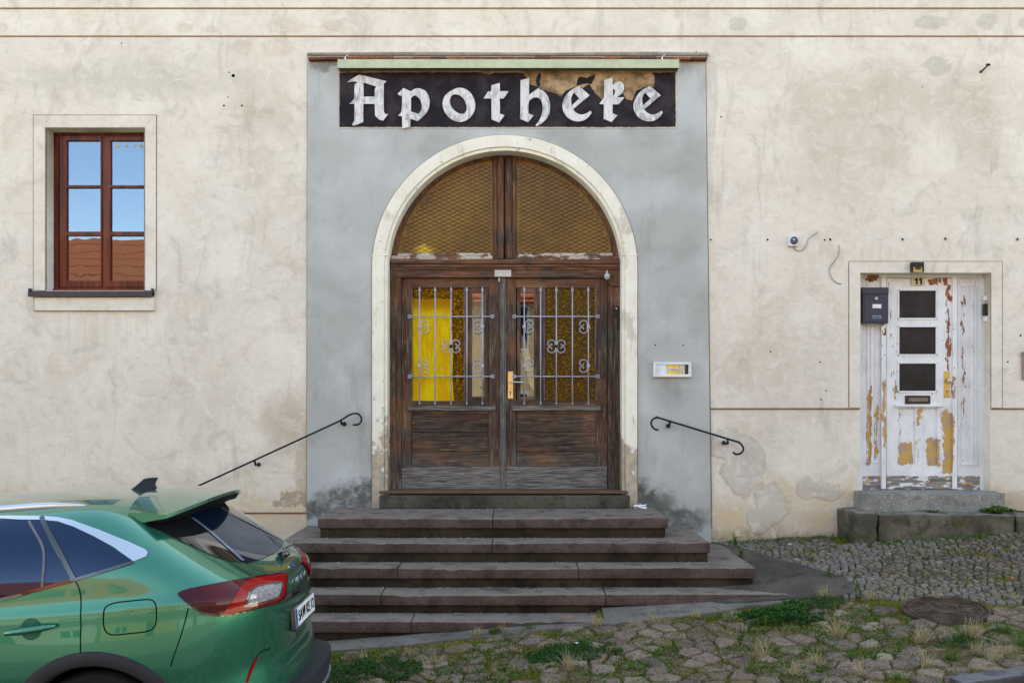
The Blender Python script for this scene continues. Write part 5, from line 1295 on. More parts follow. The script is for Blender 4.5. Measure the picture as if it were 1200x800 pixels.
gv = [[b.verts.new((p[0], p[1], z)) for p in r_] for r_, z in zip(rings_, zs_)]
for i in range(len(gv) - 1):
    for k in range(NS): b.faces.new((gv[i][k], gv[i][(k + 1) % NS], gv[i + 1][(k + 1) % NS], gv[i + 1][k]))
b.faces.new(gv[-1])
bmesh.ops.recalc_face_normals(b, faces=b.faces[:])
full = b.copy()
BV = BVHTree.FromBMesh(full)
kill = [f for f in b.faces if any((f.calc_center_median().x - wx_) ** 2 + (f.calc_center_median().z - wz_) ** 2 < .425 ** 2 for wx_, wz_ in wheels) and abs(f.calc_center_median().y) > .45]
bmesh.ops.delete(b, geom=kill, context='FACES')
body = mb.build('body', PAINT.m, car, True, world=False)

def ray_px(px, py):
    o = Vector((0, -D, ZC)); d = W(px, py, 0) - o
    o2 = CMI @ o; d2 = (CMI.to_3x3() @ d).normalized()
    return BV.ray_cast(o2, d2)
def ray_side(x, z): return BV.ray_cast(Vector((x, -3, z)), Vector((0, 1, 0)))
def ray_rear(y, z): return BV.ray_cast(Vector((2, y, z)), Vector((-1, 0, 0)))
def ray_front(y, z): return BV.ray_cast(Vector((-7, y, z)), Vector((1, 0, 0)))
def patchmesh(poly, step, ray, off, skirt=.006, mirror=False, dome=0):
    v, f, ins = fillpoly(poly, step); mb = MB(); b = mb.bm; vs = []
    for p in v:
        h = ray(p.x, p.y)
        vs.append(b.verts.new(h[0] + h[1] * off) if h[0] is not None else None)
    for t in f:
        q = [vs[i] for i in t]
        if all(x is not None for x in q):
            try: b.faces.new(q)
            except ValueError: pass
    bmesh.ops.delete(b, geom=[x for x in b.verts if not x.link_faces], context='VERTS')
    bmesh.ops.recalc_face_normals(b, faces=b.faces[:])
    # smooth out the facets picked up from the body
    be = {x for e in b.edges if e.is_boundary for x in e.verts}
    for _ in range(3): bmesh.ops.smooth_vert(b, verts=[x for x in b.verts if x not in be], factor=.5, use_axis_x=True, use_axis_y=True, use_axis_z=True)
    cen = sum((x.co for x in b.verts), Vector()) / max(1, len(b.verts))
    bn = BV.find_nearest(cen)[1]
    bes = [e for e in b.edges if e.is_boundary]
    nm = {x: BV.find_nearest(x.co)[1] for x in be}
    r = bmesh.ops.extrude_edge_only(b, edges=bes)
    for q in r['geom']:
        if isinstance(q, bmesh.types.BMVert): q.co -= BV.find_nearest(q.co)[1] * (off + skirt)
    if mirror:
        for x in b.verts: x.co.y = -x.co.y
        bmesh.ops.reverse_faces(b, faces=b.faces[:])
    return mb
def cpatch(name, poly, step, ray, off, mat, parent=None, both=True, label=None, auto=50):
    for mi in ((False, True) if both else (False,)):
        o = patchmesh(poly, step, ray, off, mirror=mi).build(name, mat, (parent[mi] if isinstance(parent, list) else parent) or car, auto=auto, world=False)
        yield o
def cp(*a, **k): return list(cpatch(*a, **k))
def line_on(name, pts, ray, w, off, mat, both=True, parent=None, closed=False, thick=None):
    res = []
    pl2 = catmull([Vector((p[0], p[1], 0)) for p in pts], 8, closed)
    if closed: pl2.append(pl2[0])
    for mi in ((False, True) if both else (False,)):
        mb = MB(); b = mb.bm; prev = None; n_ = len(pl2)
        H = [ray(p.x, p.y) for p in pl2]
        H = [h for h in H if h[0] is not None]
        for i, h in enumerate(H):
            t = (H[min(i + 1, len(H) - 1)][0] - H[max(i - 1, 0)][0]).normalized(); s = t.cross(h[1]).normalized() * w / 2
            c = [h[0] - s + h[1] * off, h[0] + s + h[1] * off]
            if mi: c = [Vector((q.x, -q.y, q.z)) for q in c]
            c = [b.verts.new(q) for q in c]
            if prev: b.faces.new((prev[0], prev[1], c[1], c[0]))
            prev = c
        res.append(mb.build(name, mat, (parent[mi] if isinstance(parent, list) else parent) or car, world=False))
    return res
Z1 = lambda lp: [(x / 3, 540 + y / 3) for x, y in lp]
def side_of(lp):          # picture outline -> (x, z) on the car's flank
    out = []
    for p in Z1(lp):
        h = ray_px(*p)[0]; out.append((h.x, h.z))
    return out
# --- windows: the outline seen in the photo continued forward
dlo_b = side_of([(262, 415), (470, 353)]); 
q_glass = side_of([(150, 208), (205, 214), (262, 232), (330, 263), (400, 305), (462, 349), (400, 372), (262, 413)])
tp = side_of([(0, 208), (75, 209), (146, 210), (258, 417), (120, 452), (0, 484)])
# continue the upper and lower window lines forward
zb0, xb0 = tp[5][1], tp[5][0]; zt0, xt0 = tp[0][1], tp[0][0]
sl_b = (tp[3][1] - tp[5][1]) / (tp[3][0] - tp[5][0]) * .55
bx = lambda x: zb0 + (x - xb0) * sl_b * .8
rearglass = [(xt0 - .25, zt0 + .003)] + tp[0:1] + tp[1:6] + [(xt0 - .29, bx(xt0 - .29))]
frontglass = [(xt0 - .33, zt0 + .003), (xt0 - .60, zt0 - .012), (xt0 - .95, zt0 - .075), (xt0 - 1.22, zt0 - .20), (xt0 - 1.36, zt0 - .31), (xt0 - 1.36, bx(xt0 - 1.3)), (xt0 - .33, bx(xt0 - .33))]
wins = cp('window', rearglass, .035, ray_side, .004, CGL.m) + cp('window', q_glass, .03, ray_side, .004, CGL.m) + cp('window', frontglass, .035, ray_side, .004, CGL.m)
pil = [(xt0 - .24, zt0 + .001), (xt0 - .24, bx(xt0 - .24)), (xt0 - .345, bx(xt0 - .345)), (xt0 - .345, zt0 + .001)]
cp('door_pillar', pil, .03, ray_side, .006, PBLK.m)
# glass divider in the rear door and belt strip
line_on('glass_divider', [(105, 212), (152, 310), (150, 445)], lambda x, y: ray_side(*XZof(x, y)), .014, .007, simple('divider_grey', (.10, .10, .12), .3)) if False else None
dv = side_of([(103, 211), (154, 312), (150, 446)])
line_on('glass_divider', dv, ray_side, .013, .0065, simple('divider_grey', (.12, .12, .14), .3))
line_on('window_seal', [(xb0 - 1.0, bx(xb0 - 1.0)), (xb0 - .5, bx(xb0 - .5))] + side_of([(0, 487), (120, 455), (262, 417), (400, 376), (470, 354)]), ray_side, .016, .007, PBLK.m)
# satin trim: thin over the windows, swelling into the rear corner
trim = side_of([(147, 196), (200, 199), (255, 209), (350, 243), (450, 284), (510, 312), (519, 322), (514, 336), (470, 353), (458, 344), (400, 303), (330, 265), (262, 233), (205, 214), (150, 209)])
cp('window_trim', trim, .02, ray_side, .008, CHR.m)
t2 = side_of([(0, 195), (75, 195), (145, 196), (146, 209), (75, 208.5), (0, 208)])
cp('window_trim', [(xt0 - .60, zt0 - .002), (xt0 - .30, zt0 + .022), (t2[0][0], t2[0][1])] + t2[1:5] + [(xt0, zt0 + .004), (xt0 - .30, zt0 + .005), (xt0 - .60, zt0 - .013)], .02, ray_side, .008, CHR.m)
# --- door seams, fuel flap, shut lines
line_on('window_gap', side_of([(148, 197), (205, 308), (262, 416)]), ray_side, .024, .0095, PBLK.m)
line_on('panel_gap', side_of([(148, 200), (205, 308), (262, 415), (280, 455), (285, 500), (284, 560), (283, 620), (284, 690)]), ray_side, .006, .0012, GAP)
fx = xt0 - .30
line_on('panel_gap', [(fx, zt0 + .01), (fx, 1.1), (fx + .01, .8), (fx + .015, .42)], ray_side, .006, .0012, GAP)
line_on('panel_gap', [(fx - 1.05, bx(fx - 1.0)), (fx - 1.1, .9), (fx - 1.08, .6), (fx - 1.06, .42)], ray_side, .006, .0012, GAP)
line_on('fuel_flap_gap', [((x) / 3, 540 + y / 3) for x, y in [(400, 499), (450, 492), (515, 486), (540, 492), (549, 515), (549, 560), (540, 585), (515, 598), (450, 606), (400, 610), (376, 602), (365, 580), (364, 545), (370, 515)]], ray_px, .0065, .0012, GAP, True, None, True)
line_on('panel_gap', [(x / 3, 540 + y / 3) for x, y in [(662, 515), (650, 565), (632, 625), (615, 672), (600, 720)]], ray_px, .006, .0012, GAP)
line_on('panel_gap', [(x / 3, 540 + y / 3) for x, y in [(812, 358), (845, 378), (886, 402)]], ray_px, .006, .0012, GAP)
# --- door handles
for hx, hz_ in ((side_of([(110, 590)])[0]), (fx - .0 - .16, .93)):
    for s in (-1, 1):
        h = ray_side(hx, hz_); y0 = h[0].y
        mb = MB(); n_ = 14
        for sgn in (1,):
            pts = [Vector((hx - .135 + .27 * k / n_, y0 - .010 - .028 * math.sin(math.pi * min(1, max(0, k / n_))) ** .35, hz_ - .008 + .018 * k / n_)) for k in range(n_ + 1)]
            mb.tube(pts, [.006 + .012 * math.sin(math.pi * k / n_) ** .5 for k in range(n_ + 1)], 10)
        for v in mb.bm.verts:
            if s > 0: v.co.y = -v.co.y
        mb.build('door_handle', PAINT.m, car, True, world=False)
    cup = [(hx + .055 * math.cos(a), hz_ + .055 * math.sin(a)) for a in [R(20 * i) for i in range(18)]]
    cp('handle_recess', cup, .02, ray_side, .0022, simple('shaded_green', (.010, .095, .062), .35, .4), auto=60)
# --- rear: black corner panel, rear glass, tail lights
lite = [(625, 465), (636, 457), (660, 450), (720, 438), (800, 424), (900, 407), (990, 394), (1004, 396), (1007, 404), (1002, 470), (992, 486), (965, 500), (885, 525), (800, 544), (760, 546), (720, 540), (680, 518), (645, 490), (627, 473)]
DRED = M('dark_red_lens'); DRED.bsdf(DRED.mix(DRED.st(DRED.noise(5, 2, .5), .4, .6), (.035, .001, .005), (.07, .001, .007)), .08, None, spec=.35)
BRED = M('bright_red_lens'); BRED.bsdf((.26, .001, .002), .12, None, spec=.3)
CLRL = M('clear_lens'); CLRL.bsdf(CLRL.mix(CLRL.st(CLRL.vor(70), .2, .6), (.34, .33, .37), (.20, .19, .22)), .1, CLRL.bump(CLRL.xyz()[2], .3, .004), coat=1, coatr=0)
GRL = M('orange_glow_lens'); GRL.bsdf((.30, .05, .02), .1, None, coat=1)
lt = cp('tail_light', Z1(lite), 2.6, ray_px, .010, DRED.m)
cp('red_band', Z1([(1003, 398), (925, 409), (880, 419), (850, 436), (830, 466), (800, 508), (780, 540), (850, 530), (880, 521), (965, 495), (985, 483), (997, 466)]), 1.6, ray_px, .0125, BRED.m, parent=lt)
cp('lens_frame', Z1([(990, 424), (930, 432), (888, 444), (868, 462), (858, 490), (850, 514), (884, 512), (945, 494), (975, 482), (983, 466)]), 1.4, ray_px, .0145, simple('lens_dark', (.06, .02, .03), .2, coat=1), parent=lt)
cp('clear_lens', Z1([(982, 432), (935, 439), (893, 450), (878, 464), (868, 488), (863, 505), (900, 498), (945, 485), (970, 474), (976, 462)]), 1.4, ray_px, .017, CLRL.m, parent=lt)
cp('lower_edge', Z1([(640, 484), (670, 507), (725, 532), (765, 538), (800, 536), (885, 517), (965, 492), (965, 500), (885, 525), (800, 544), (760, 546), (720, 540), (680, 518)]), 1.6, ray_px, .0125, simple('lens_black_red', (.03, .003, .005), .15, coat=1), parent=lt)
cpan = Z1([(508, 226), (560, 207), (610, 190), (652, 178), (655, 200), (700, 206), (760, 262), (820, 318), (866, 356), (815, 354), (760, 338), (700, 312), (640, 285), (570, 252)])
cp('corner_panel', cpan, 2.6, ray_px, .006, PBLK.m)
ne = [ray_px(x, y)[0] for x, y in ((224, 606), (240, 621), (258, 636), (275, 650), (287, 657.5))]
ne = [(-abs(v.y), v.z) for v in ne]
bt = [(-.45, ne[-1][1] - .012), (-.2, ne[-1][1] - .02), (0, ne[-1][1] - .022)]
rg = [(0, 1.44), (-.40, 1.435), (ne[0][0] + .04, 1.425)] + ne + bt
rgl = rg + [(-y, z) for y, z in rg[-2:0:-1]]
M_RG = M('rear_window_glass'); M_RG.bsdf((.035, .030, .030), .03, None, spec=.6)
cp('rear_window', rgl, .035, ray_rear, .004, CGL.m, both=False)
line_on('glass_edge', [(x / 3, 540 + y / 3) for x, y in [(674, 203), (720, 238), (770, 280), (815, 320), (852, 353)]], ray_px, .030, .0095, simple('blue_grey_trim', (.16, .22, .32), .25, .3, coat=.5))
# wiper
h = ray_rear(0, 1.09)
wp = h[0]; mb = MB(); mb.tube([wp, wp + Vector((.05, 0, .03))], [.028, .022], 12); mb.tube([wp + Vector((.03, 0, .02)), wp + Vector((.02, .06, .045)), wp + Vector((.0, .3, .035)), wp + Vector((-.02, .44, .03))], [.014, .010, .007, .005], 8)
mb.build('rear_wiper', PBLK.m, car, True, world=False)
# spoiler
def spo(u, v, low=0):
    """u across, v from root to lip"""
    y = u * (.655 + .04 * v)
    xl = -.49 - .13 * abs(u) ** 2.6; zl = 1.502 - .052 * abs(u) ** 2.2
    xroot = -.88 + .05 * abs(u) ** 3; zr = 1.562 - .085 * abs(u) ** 2.6
    x = xroot + (xl - xroot) * v; z = zr + (zl - zr) * v ** 1.35
    return Vector((x, y, z - low * (.018 + .042 * (1 - v) + .012 * abs(u) ** 6 * (1 - v))))
mb = MB(); b = mb.bm; nu, nv = 36, 14
T = [[b.verts.new(spo(-1 + 2 * i / nu, j / nv)) for j in range(nv + 1)] for i in range(nu + 1)]
Bt = [[b.verts.new(spo(-1 + 2 * i / nu, j / nv, 1)) for j in range(nv + 1)] for i in range(nu + 1)]
for i in range(nu):
    for j in range(nv):
        b.faces.new((T[i][j], T[i][j + 1], T[i + 1][j + 1], T[i + 1][j])); b.faces.new((Bt[i][j], Bt[i + 1][j], Bt[i + 1][j + 1], Bt[i][j + 1]))
    b.faces.new((T[i][nv], Bt[i][nv], Bt[i + 1][nv], T[i + 1][nv])); b.faces.new((T[i][0], T[i + 1][0], Bt[i + 1][0], Bt[i][0]))
for i in (0, nu):
    for j in range(nv): b.faces.new((T[i][j], Bt[i][j], Bt[i][j + 1], T[i][j + 1]))
spr = mb.build('spoiler', PAINT.m, car, auto=50, world=False)
mb = MB(); b = mb.bm
for i in range(-30, 31):
    pass
Lr = [[b.verts.new(Vector((x_, u * .655, z_))) for x_, z_ in ((spo(u, .97, 1).x, spo(u, .97, 1).z + .002), (spo(u, .93, 1).x, spo(u, .93, 1).z - .018), (-.62 - .08 * abs(u) ** 2, 1.405), (-.72, 1.40), (-.88, 1.48))] for u in [-.97 + 1.94 * k / 30 for k in range(31)]]
for i in range(30):
    for j in range(4): b.faces.new((Lr[i][j], Lr[i][j + 1], Lr[i + 1][j + 1], Lr[i + 1][j]))
b.faces.new([q for q in Lr[0]]); b.faces.new([q for q in Lr[30]])
mb.build('spoiler_underside', simple('matt_black', (.008, .008, .009), .6), spr, auto=60, world=False)
mb = MB(); mb.box((-.56, -.20, 1.468), (-.515, .20, 1.480), .004); mb.build('brake_light', DRED.m, spr, world=False)
line_on('panel_gap', [(x / 3, 540 + y / 3) for x, y in [(505, 222), (494, 200), (496, 178), (507, 155), (530, 130), (560, 110), (598, 96)]], ray_px, .007, .0025, GAP)
# shark fin aerial
mb = MB(); b = mb.bm; top = BV.ray_cast(Vector((-.98, 0, 3)), Vector((0, 0, -1)))[0]; rr = []
for k in range(9):
    t = k / 8; hgt = .075 * t; xf_ = -.115 + .12 * t ** .8 - .01; xb_ = .085 - .012 * (1 - abs(1 - 2 * t)) * 0 - .018 * math.sin(math.pi * t); wd = .032 * (1 - t) ** .7 + .003
    rr.append([b.verts.new(top + Vector((xf_ + (xb_ - xf_) * (1 - math.cos(math.pi * s_)) / 2, sg_ * wd * math.sin(math.pi * s_) ** .6, hgt - .01 + .006 * math.sin(math.pi * s_) * t))) for sg_, s_ in [(1, q / 8) for q in range(9)] + [(-1, q / 8) for q in range(7, 0, -1)]])
for k in range(8):
    for q in range(16): b.faces.new((rr[k][q], rr[k][(q + 1) % 16], rr[k + 1][(q + 1) % 16], rr[k + 1][q]))
b.faces.new(rr[-1]); mb.build('aerial', simple('aerial_black', (.008, .009, .014), .3, spec=.3), car, True, world=False)
# roof rails
for s in (-1, 1):
    pts = []
    for k in range(25):
        t = k / 24; x = -1.07 - 1.55 * t; y = s * (.625 - .02 * t); h = BV.ray_cast(Vector((x, y, 3)), Vector((0, 0, -1)))[0]
        up = .012 * min(1, t * 7, (1 - t) * 7 + .0); pts.append(Vector((x, y, h.z + up - .004)))
    mb = MB(); mb.tube(pts, [.006 + .016 * min(1, min(k, 24 - k) / 3) for k in range(25)], 10); mb.build('roof_rail', CHR.m, car, True, world=False)
# badge, lettering, number plate
h = ray_rear(0, 1.035); c = h[0]; nn = h[1]
ax = nn.cross(Vector((0, 1, 0))).normalized()
mb = MB(); b = mb.bm
vs = [b.verts.new(c + nn * .006 + Vector((0, 1, 0)) * .06 * math.cos(a) + ax * .026 * math.sin(a)) for a in [R(15 * i) for i in range(24)]]; cv = b.verts.new(c + nn * .009)
for i in range(24): b.faces.new((vs[i], vs[(i + 1) % 24], cv))
vb = [b.verts.new(v.co - nn * .012) for v in vs]
for i in range(24): b.faces.new((vs[i], vs[(i + 1) % 24], vb[(i + 1) % 24], vb[i]))
bd = mb.build('badge', CHR.m, car, auto=60, world=False)
mb = MB(); b = mb.bm
vs = [b.verts.new(c + nn * .0095 + Vector((0, 1, 0)) * .050 * math.cos(a) + ax * .019 * math.sin(a)) for a in [R(15 * i) for i in range(24)]]; b.faces.new(vs); mb.build('badge_field', simple('badge_blue', (.03, .07, .20), .2, coat=1), bd, world=False)
def textmesh(s_, size):
    cu = bpy.data.curves.new('t', 'FONT'); cu.body = s_; cu.size = size; cu.extrude = .0015; cu.align_x = 'CENTER'; cu.align_y = 'CENTER'
    o = bpy.data.objects.new('t', cu); COL.objects.link(o); dg = bpy.context.evaluated_depsgraph_get(); me = bpy.data.meshes.new_from_object(o.evaluated_get(dg)); bpy.data.objects.remove(o); return me
for i, ch in enumerate('KUGA'):
    y = (i - 1.5) * .11; h = ray_rear(y, .955); me = textmesh(ch, .055)
    mb = MB(); mb.mesh(me)
    for v in mb.bm.verts: v.co = Vector((h[0].x + .004 + v.co.z, h[0].y + v.co.x, h[0].z + v.co.y))
    mb.build('badge_letter', CHR.m, car, world=False)
line_on('panel_gap', [(-.42, .905), (-.2, .90), (0, .90), (.2, .90), (.42, .905)], ray_rear, .035, .002, PBLK.m, both=False)
px_ = ray_rear(0, .76)[0].x
mb = MB(); mb.box((px_ - .01, -.272, .698), (px_ + .022, .272, .826), .008); npf = mb.build('number_plate', PBLK.m, car, world=False)
mb = MB(); mb.box((px_ + .020, -.26, .712), (px_ + .0245, .26, .820), .002); mb.build('plate_face', simple('plate_white', (.75, .76, .78), .35), npf, world=False)
mb = MB(); mb.box((px_ + .0235, -.26, .7125), (px_ + .0258, -.222, .8195), .0005); mb.build('plate_band', simple('plate_blue', (.01, .05, .35), .35), npf, world=False)
mb = MB(); mb.mesh(textmesh('SAW KE 12', .088))
for v in mb.bm.verts: v.co = Vector((px_ + .0262 + v.co.z, v.co.x * 1.0 + .02, .766 + v.co.y))
mb.build('plate_lettering', DARK, npf, world=False)
mb = MB(); mb.tube([Vector((px_ + .024, -.02, .788)), Vector((px_ + .027, -.02, .788))], .014, 12); mb.build('plate_seal', BRED.m, npf, world=False)
# rear bumper of dark plastic, wheel-arch trim, sills
def bodyP(s_, z):
    i = int(np.clip(np.searchsorted(zs_, z) - 1, 0, len(zs_) - 2)); t = (z - zs_[i]) / (zs_[i + 1] - zs_[i]); k = s_ % 1 * NS; k0 = int(k) % NS; f_ = k - int(k)
    a_ = rings_[i][k0] * (1 - f_) + rings_[i][(k0 + 1) % NS] * f_; b_ = rings_[i + 1][k0] * (1 - f_) + rings_[i + 1][(k0 + 1) % NS] * f_
    p = a_ * (1 - t) + b_ * t; return Vector((p[0], p[1], z))
def skin(name, s0, s1, ztop, zbot, off, mat, nS=90, nZ=9, lip=.02):
    mb = MB(); b = mb.bm; G_ = []
    for i in range(nS + 1):
        s_ = s0 + (s1 - s0) * i / nS; row = []; zt, zb = ztop(s_), zbot(s_)
        for j in range(nZ + 1):
            z = zb + (zt - zb) * j / nZ; p = bodyP(s_, z); pa, pb_ = bodyP(s_ - .002, z), bodyP(s_ + .002, z); t = (pb_ - pa).normalized(); nrm_ = Vector((t.y, -t.x, 0))
            row.append(b.verts.new(p + nrm_ * off(s_, j / nZ)))
        p = bodyP(s_, zt + lip * .2); row.append(b.verts.new(p + nrm_ * -.004)); G_.append(row)
    for i in range(nS):
        for j in range(nZ + 1): b.faces.new((G_[i][j], G_[i + 1][j], G_[i + 1][j + 1], G_[i][j + 1]))
    return mb.build(name, mat, car, auto=50, world=False)
def sOfx(x, side):       # ring parameter of the place x on the flank, mid height
    r_ = rings_[12]; best = min(range(NS), key=lambda k: abs(r_[k][0] - x) + (5 if r_[k][1] * side < .3 else 0)); return best / NS
sr = sOfx(-.54, 1); sl = sOfx(-.54, -1) - 1
bz = lambda s_: .37 + .07 * max(0, 1 - (abs(s_) / .115) ** 2.2) if abs(s_) < .115 else .37
skin('rear_bumper', sl, sr, bz, lambda s_: .21, lambda s_, v: .010 + .085 * max(0, 1 - (abs(s_) / .125) ** 4) * (1 - .25 * (1 - v)) if abs(s_) < .125 else .010, PLAS, 110, 10, .03)
skin('skid_plate', sl * .62, sr * .62, lambda s_: .31, lambda s_: .22, lambda s_, v: .100 - .02 * (1 - v), SLV, 60, 5)
for s in (-1, 1):
    a0, a1 = sOfx(-1.42, s), sOfx(-3.24, s)
    skin('sill_trim', min(a0, a1), max(a0, a1), lambda s_: .36, lambda s_: .22, lambda s_, v: .012, PLAS, 50, 5)
    f0, f1 = sOfx(-4.14, s), .5 if s > 0 else .5
    skin('front_bumper', min(f0, f1), max(f0, f1), lambda s_: .42, lambda s_: .22, lambda s_, v: .014, PLAS, 50, 6)
    for wx_, wz_ in wheels:
        mb = MB(); b = mb.bm; prev = None
        for i in range(81):
            a = R(-14 + 208 * i / 80); row = []
            for r_, o_ in ((.385, -.10), (.392, .006), (.402, .014), (.440, .016), (.462, .010), (.468, -.006)):
                x, z = wx_ + r_ * math.cos(a), wz_ + r_ * math.sin(a)
                h = BV.ray_cast(Vector((x, -3, max(z, .205))), Vector((0, 1, 0)))[0]
                y = (h.y if h is not None else -.9) - o_
                row.append(b.verts.new((x, y if s < 0 else -y, z)))
            if prev:
                for q in range(5): b.faces.new((prev[q], row[q], row[q + 1], prev[q + 1]))
            prev = row
        mb.build('wheel_arch_trim', PLAS, car, auto=50, world=False)
        mb = MB(); b = mb.bm; prev = None
        for i in range(41):
            a = R(-20 + 220 * i / 40); row = [b.verts.new((wx_ + .41 * math.cos(a), s * y_, wz_ + .41 * math.sin(a))) for y_ in (.86, .5)]
            if prev: b.faces.new((prev[0], row[0], row[1], prev[1]))
            prev = row
        mb.build('wheel_liner', DARK, car, world=False)
for wx_, wz_ in wheels:
    for s in (-1, 1):
        c = Vector((wx_, s * .80, wz_)); Y_ = Vector((0, s, 0)); mb = MB(); n_ = 64
        prs = [(.24, .10), (.30, .112), (.335, .108), (.352, .085), (.355, .04), (.355, -.05), (.345, -.10), (.24, -.11)]
        b = mb.bm; prev = None; first = None
        for i in range(n_):
            a = 2 * math.pi * i / n_; row = []
            for q, (r_, y_) in enumerate(prs):
                r2 = r_ - (.006 if q in (4, 5) and i % 2 else 0); row.append(b.verts.new(c + Vector((r2 * math.cos(a), s * y_, r2 * math.sin(a)))))
            if prev: [b.faces.new((prev[q], row[q], row[q + 1], prev[q + 1])) for q in range(7)]
            else: first = row
            prev = row
        [b.faces.new((prev[q], first[q], first[q + 1], prev[q + 1])) for q in range(7)]
        tyre = mb.build('wheel', RUB, car, auto=40, world=False)
        mb = MB(); b = mb.bm
        def rg_(r0, y0, r1, y1):
            A = [[b.verts.new(c + Vector((r_ * math.cos(2 * math.pi * i / 48), s * y_, r_ * math.sin(2 * math.pi * i / 48)))) for i in range(48)] for r_, y_ in ((r0, y0), (r1, y1))]
            for i in range(48): b.faces.new((A[0][i], A[0][(i + 1) % 48], A[1][(i + 1) % 48], A[1][i]))
        rg_(.245, .102, .232, .106); rg_(.232, .106, .225, .02); rg_(.225, .02, .05, .0); rg_(.06, .06, .0001, .065); rg_(.06, .06, .06, 0)
        for k in range(5):
            for da in (-.13, .13):
                a = 2 * math.pi * k / 5 + .3; u0 = Vector((math.cos(a), 0, math.sin(a))); u1 = Vector((math.cos(a + da), 0, math.sin(a + da)))
                mb.tube([c + Y_ * .055 + u0 * .03, c + Y_ * .07 + u1 * .13, c + Y_ * .085 + u1 * .228], [.02, .014, .016], 6)
        mb.build('rim', SLV, tyre, auto=40, world=False)
# underbody
mb = MB(); mb.box((-4.3, -.62, .19), (-.2, .62, .42), .05); mb.build('underbody', DARK, car, world=False)
# reflector strip and crease on the bumper corner
cp('rear_reflector', Z1([(899, 690), (904, 690), (882, 745), (872, 776), (863, 776), (880, 728)]), 1.2, ray_px, .004, BRED.m)
line_on('panel_gap', [(x / 3, 540 + y / 3) for x, y in [(948, 658), (925, 666), (908, 678), (895, 700), (880, 730), (868, 772)]], ray_px, .006, .0015, GAP)
# front end
hl_ = [(-.50, .80), (-.60, .88), (-.75, .93), (-.86, .945), (-.88, .90), (-.80, .84), (-.62, .79)]
for s in (-1, 1):
    def rf(y, z, s=s): return ray_front(y * -s, z)
    cp('headlight', hl_ if True else None, .03, rf, .008, CLRL.m, both=False)
gl_ = [(-.46, .62), (-.50, .78), (-.44, .86), (.44, .86), (.50, .78), (.46, .62), (.30, .55), (-.30, .55)]
cp('grille', gl_, .04, ray_front, .01, PBLK.m, both=False)
ws = [(-.62, 1.10), (-.60, 1.25), (-.56, 1.40), (-.50, 1.49), (0, 1.50), (.50, 1.49), (.56, 1.40), (.60, 1.25), (.62, 1.10), (.3, 1.06), (-.3, 1.06)]
cp('windscreen', ws, .045, ray_front, .005, CGL.m, both=False)
for s in (-1, 1):
    mb = MB(); p = Vector((-2.98, s * .93, 1.10)); mb.sphere(p + Vector((0, s * .06, 0)), .11, .75, 1.0, .68, 16); mb.tube([p + Vector((0, -s * .06, -.05)), p + Vector((0, s * .02, -.02))], .03, 8); mb.build('wing_mirror', PAINT.m, car, True, world=False)
full.free()

# ================================================================= houses across the street (seen in the reflections)
def mk_house(name, x0, x1, y0, y1, zb, ze, zr, wallc, label, chim=None):
    t = thing(name, label, 'house', ((x0 + x1) / 2, (y0 + y1) / 2, zb), 'houses across the street')
    wm = simple(name + '_render', wallc, .9, 0, 14, .3, .12)
    mb = MB(); mb.box((x0, y0, zb), (x1, y1, ze)); 
    b = mb.bm; ym = (y0 + y1) / 2
    for xx in (x0, x1 - .02):
        A = [b.verts.new(p) for p in ((xx, y0, ze), (xx, y1, ze), (xx, ym, zr - .05))]; b.faces.new(A)
    mb.build('wall', wm, t)
    rm = M(name + '_tiles'); u = rm.xyz(); row = rm.math('FRACT', rm.mul(u[2], 3.4)); colm = rm.math('FRACT', rm.mul(u[0], 4.5))
    tc = rm.mix(rm.noise(7, 4, .6), (.62, .15, .045), (.85, .25, .075)); tc = rm.mix(rm.mul(rm.st(row, .16, .0), .8), tc, (.10, .035, .02)); tc = rm.mix(rm.mul(rm.st(colm, .1, .0), .4), tc, (.15, .05, .03))
    rm.bsdf(tc, .8, rm.bump(rm.math('FRACT', rm.mul(u[2], 3.4)), .6, .03))
    mb = MB(); b = mb.bm; o_ = .35
    for s in (-1, 1):
        ye = y0 - o_ if s < 0 else y1 + o_; zz = ze - o_ * (zr - ze) / ((y1 - y0) / 2)
        for dz in (0, -.12):
            A = [b.verts.new(p) for p in ((x0 - .2, ye, zz + dz), (x1 + .2, ye, zz + dz), (x1 + .2, ym, zr + dz), (x0 - .2, ym, zr + dz))]; b.faces.new(A)
    rf = mb.build('roof', rm.m, t)
    if chim is not None:
        mb = MB(); mb.box((chim - .25, ym - .1, zr - .7), (chim + .25, ym + .5, zr + 1.0), .02); mb.box((chim - .31, ym - .16, zr + .95), (chim + .31, ym + .56, zr + 1.06), .02); mb.build('chimney', simple(name + '_brick', (.26, .22, .2), .9, 0, 20, .3), rf)
    wi = SMOKE.m; fr = simple(name + '_frames', (.6, .6, .58), .5); n_ = max(2, int((x1 - x0) / 2.4))
    rows = [zb + 1.1, zb + 3.7] if ze - zb > 5.2 else [zb + 1.1]
    for r_, zz in enumerate(rows):
        for k in range(n_):
            xm = x0 + (x1 - x0) * (k + .5) / n_
            if r_ == 0 and k == n_ // 2:
                mb = MB(); mb.box((xm - .5, y1 - .05, zb), (xm + .5, y1 + .03, zb + 2.2), .02); mb.build('door', simple(name + '_door', (.09, .05, .03), .5), t); continue
            mb = MB(); mb.box((xm - .55, y1 - .05, zz), (xm + .55, y1 + .04, zz + 1.4), .02); f_ = mb.build('window', fr, t)
            for q in (-1, 1):
                mb = MB(); mb.box((xm + q * .27 - .21, y1 + .03, zz + .08), (xm + q * .27 + .21, y1 + .05, zz + 1.32)); mb.build('pane', wi, f_)
ZB = gz(0, -18)
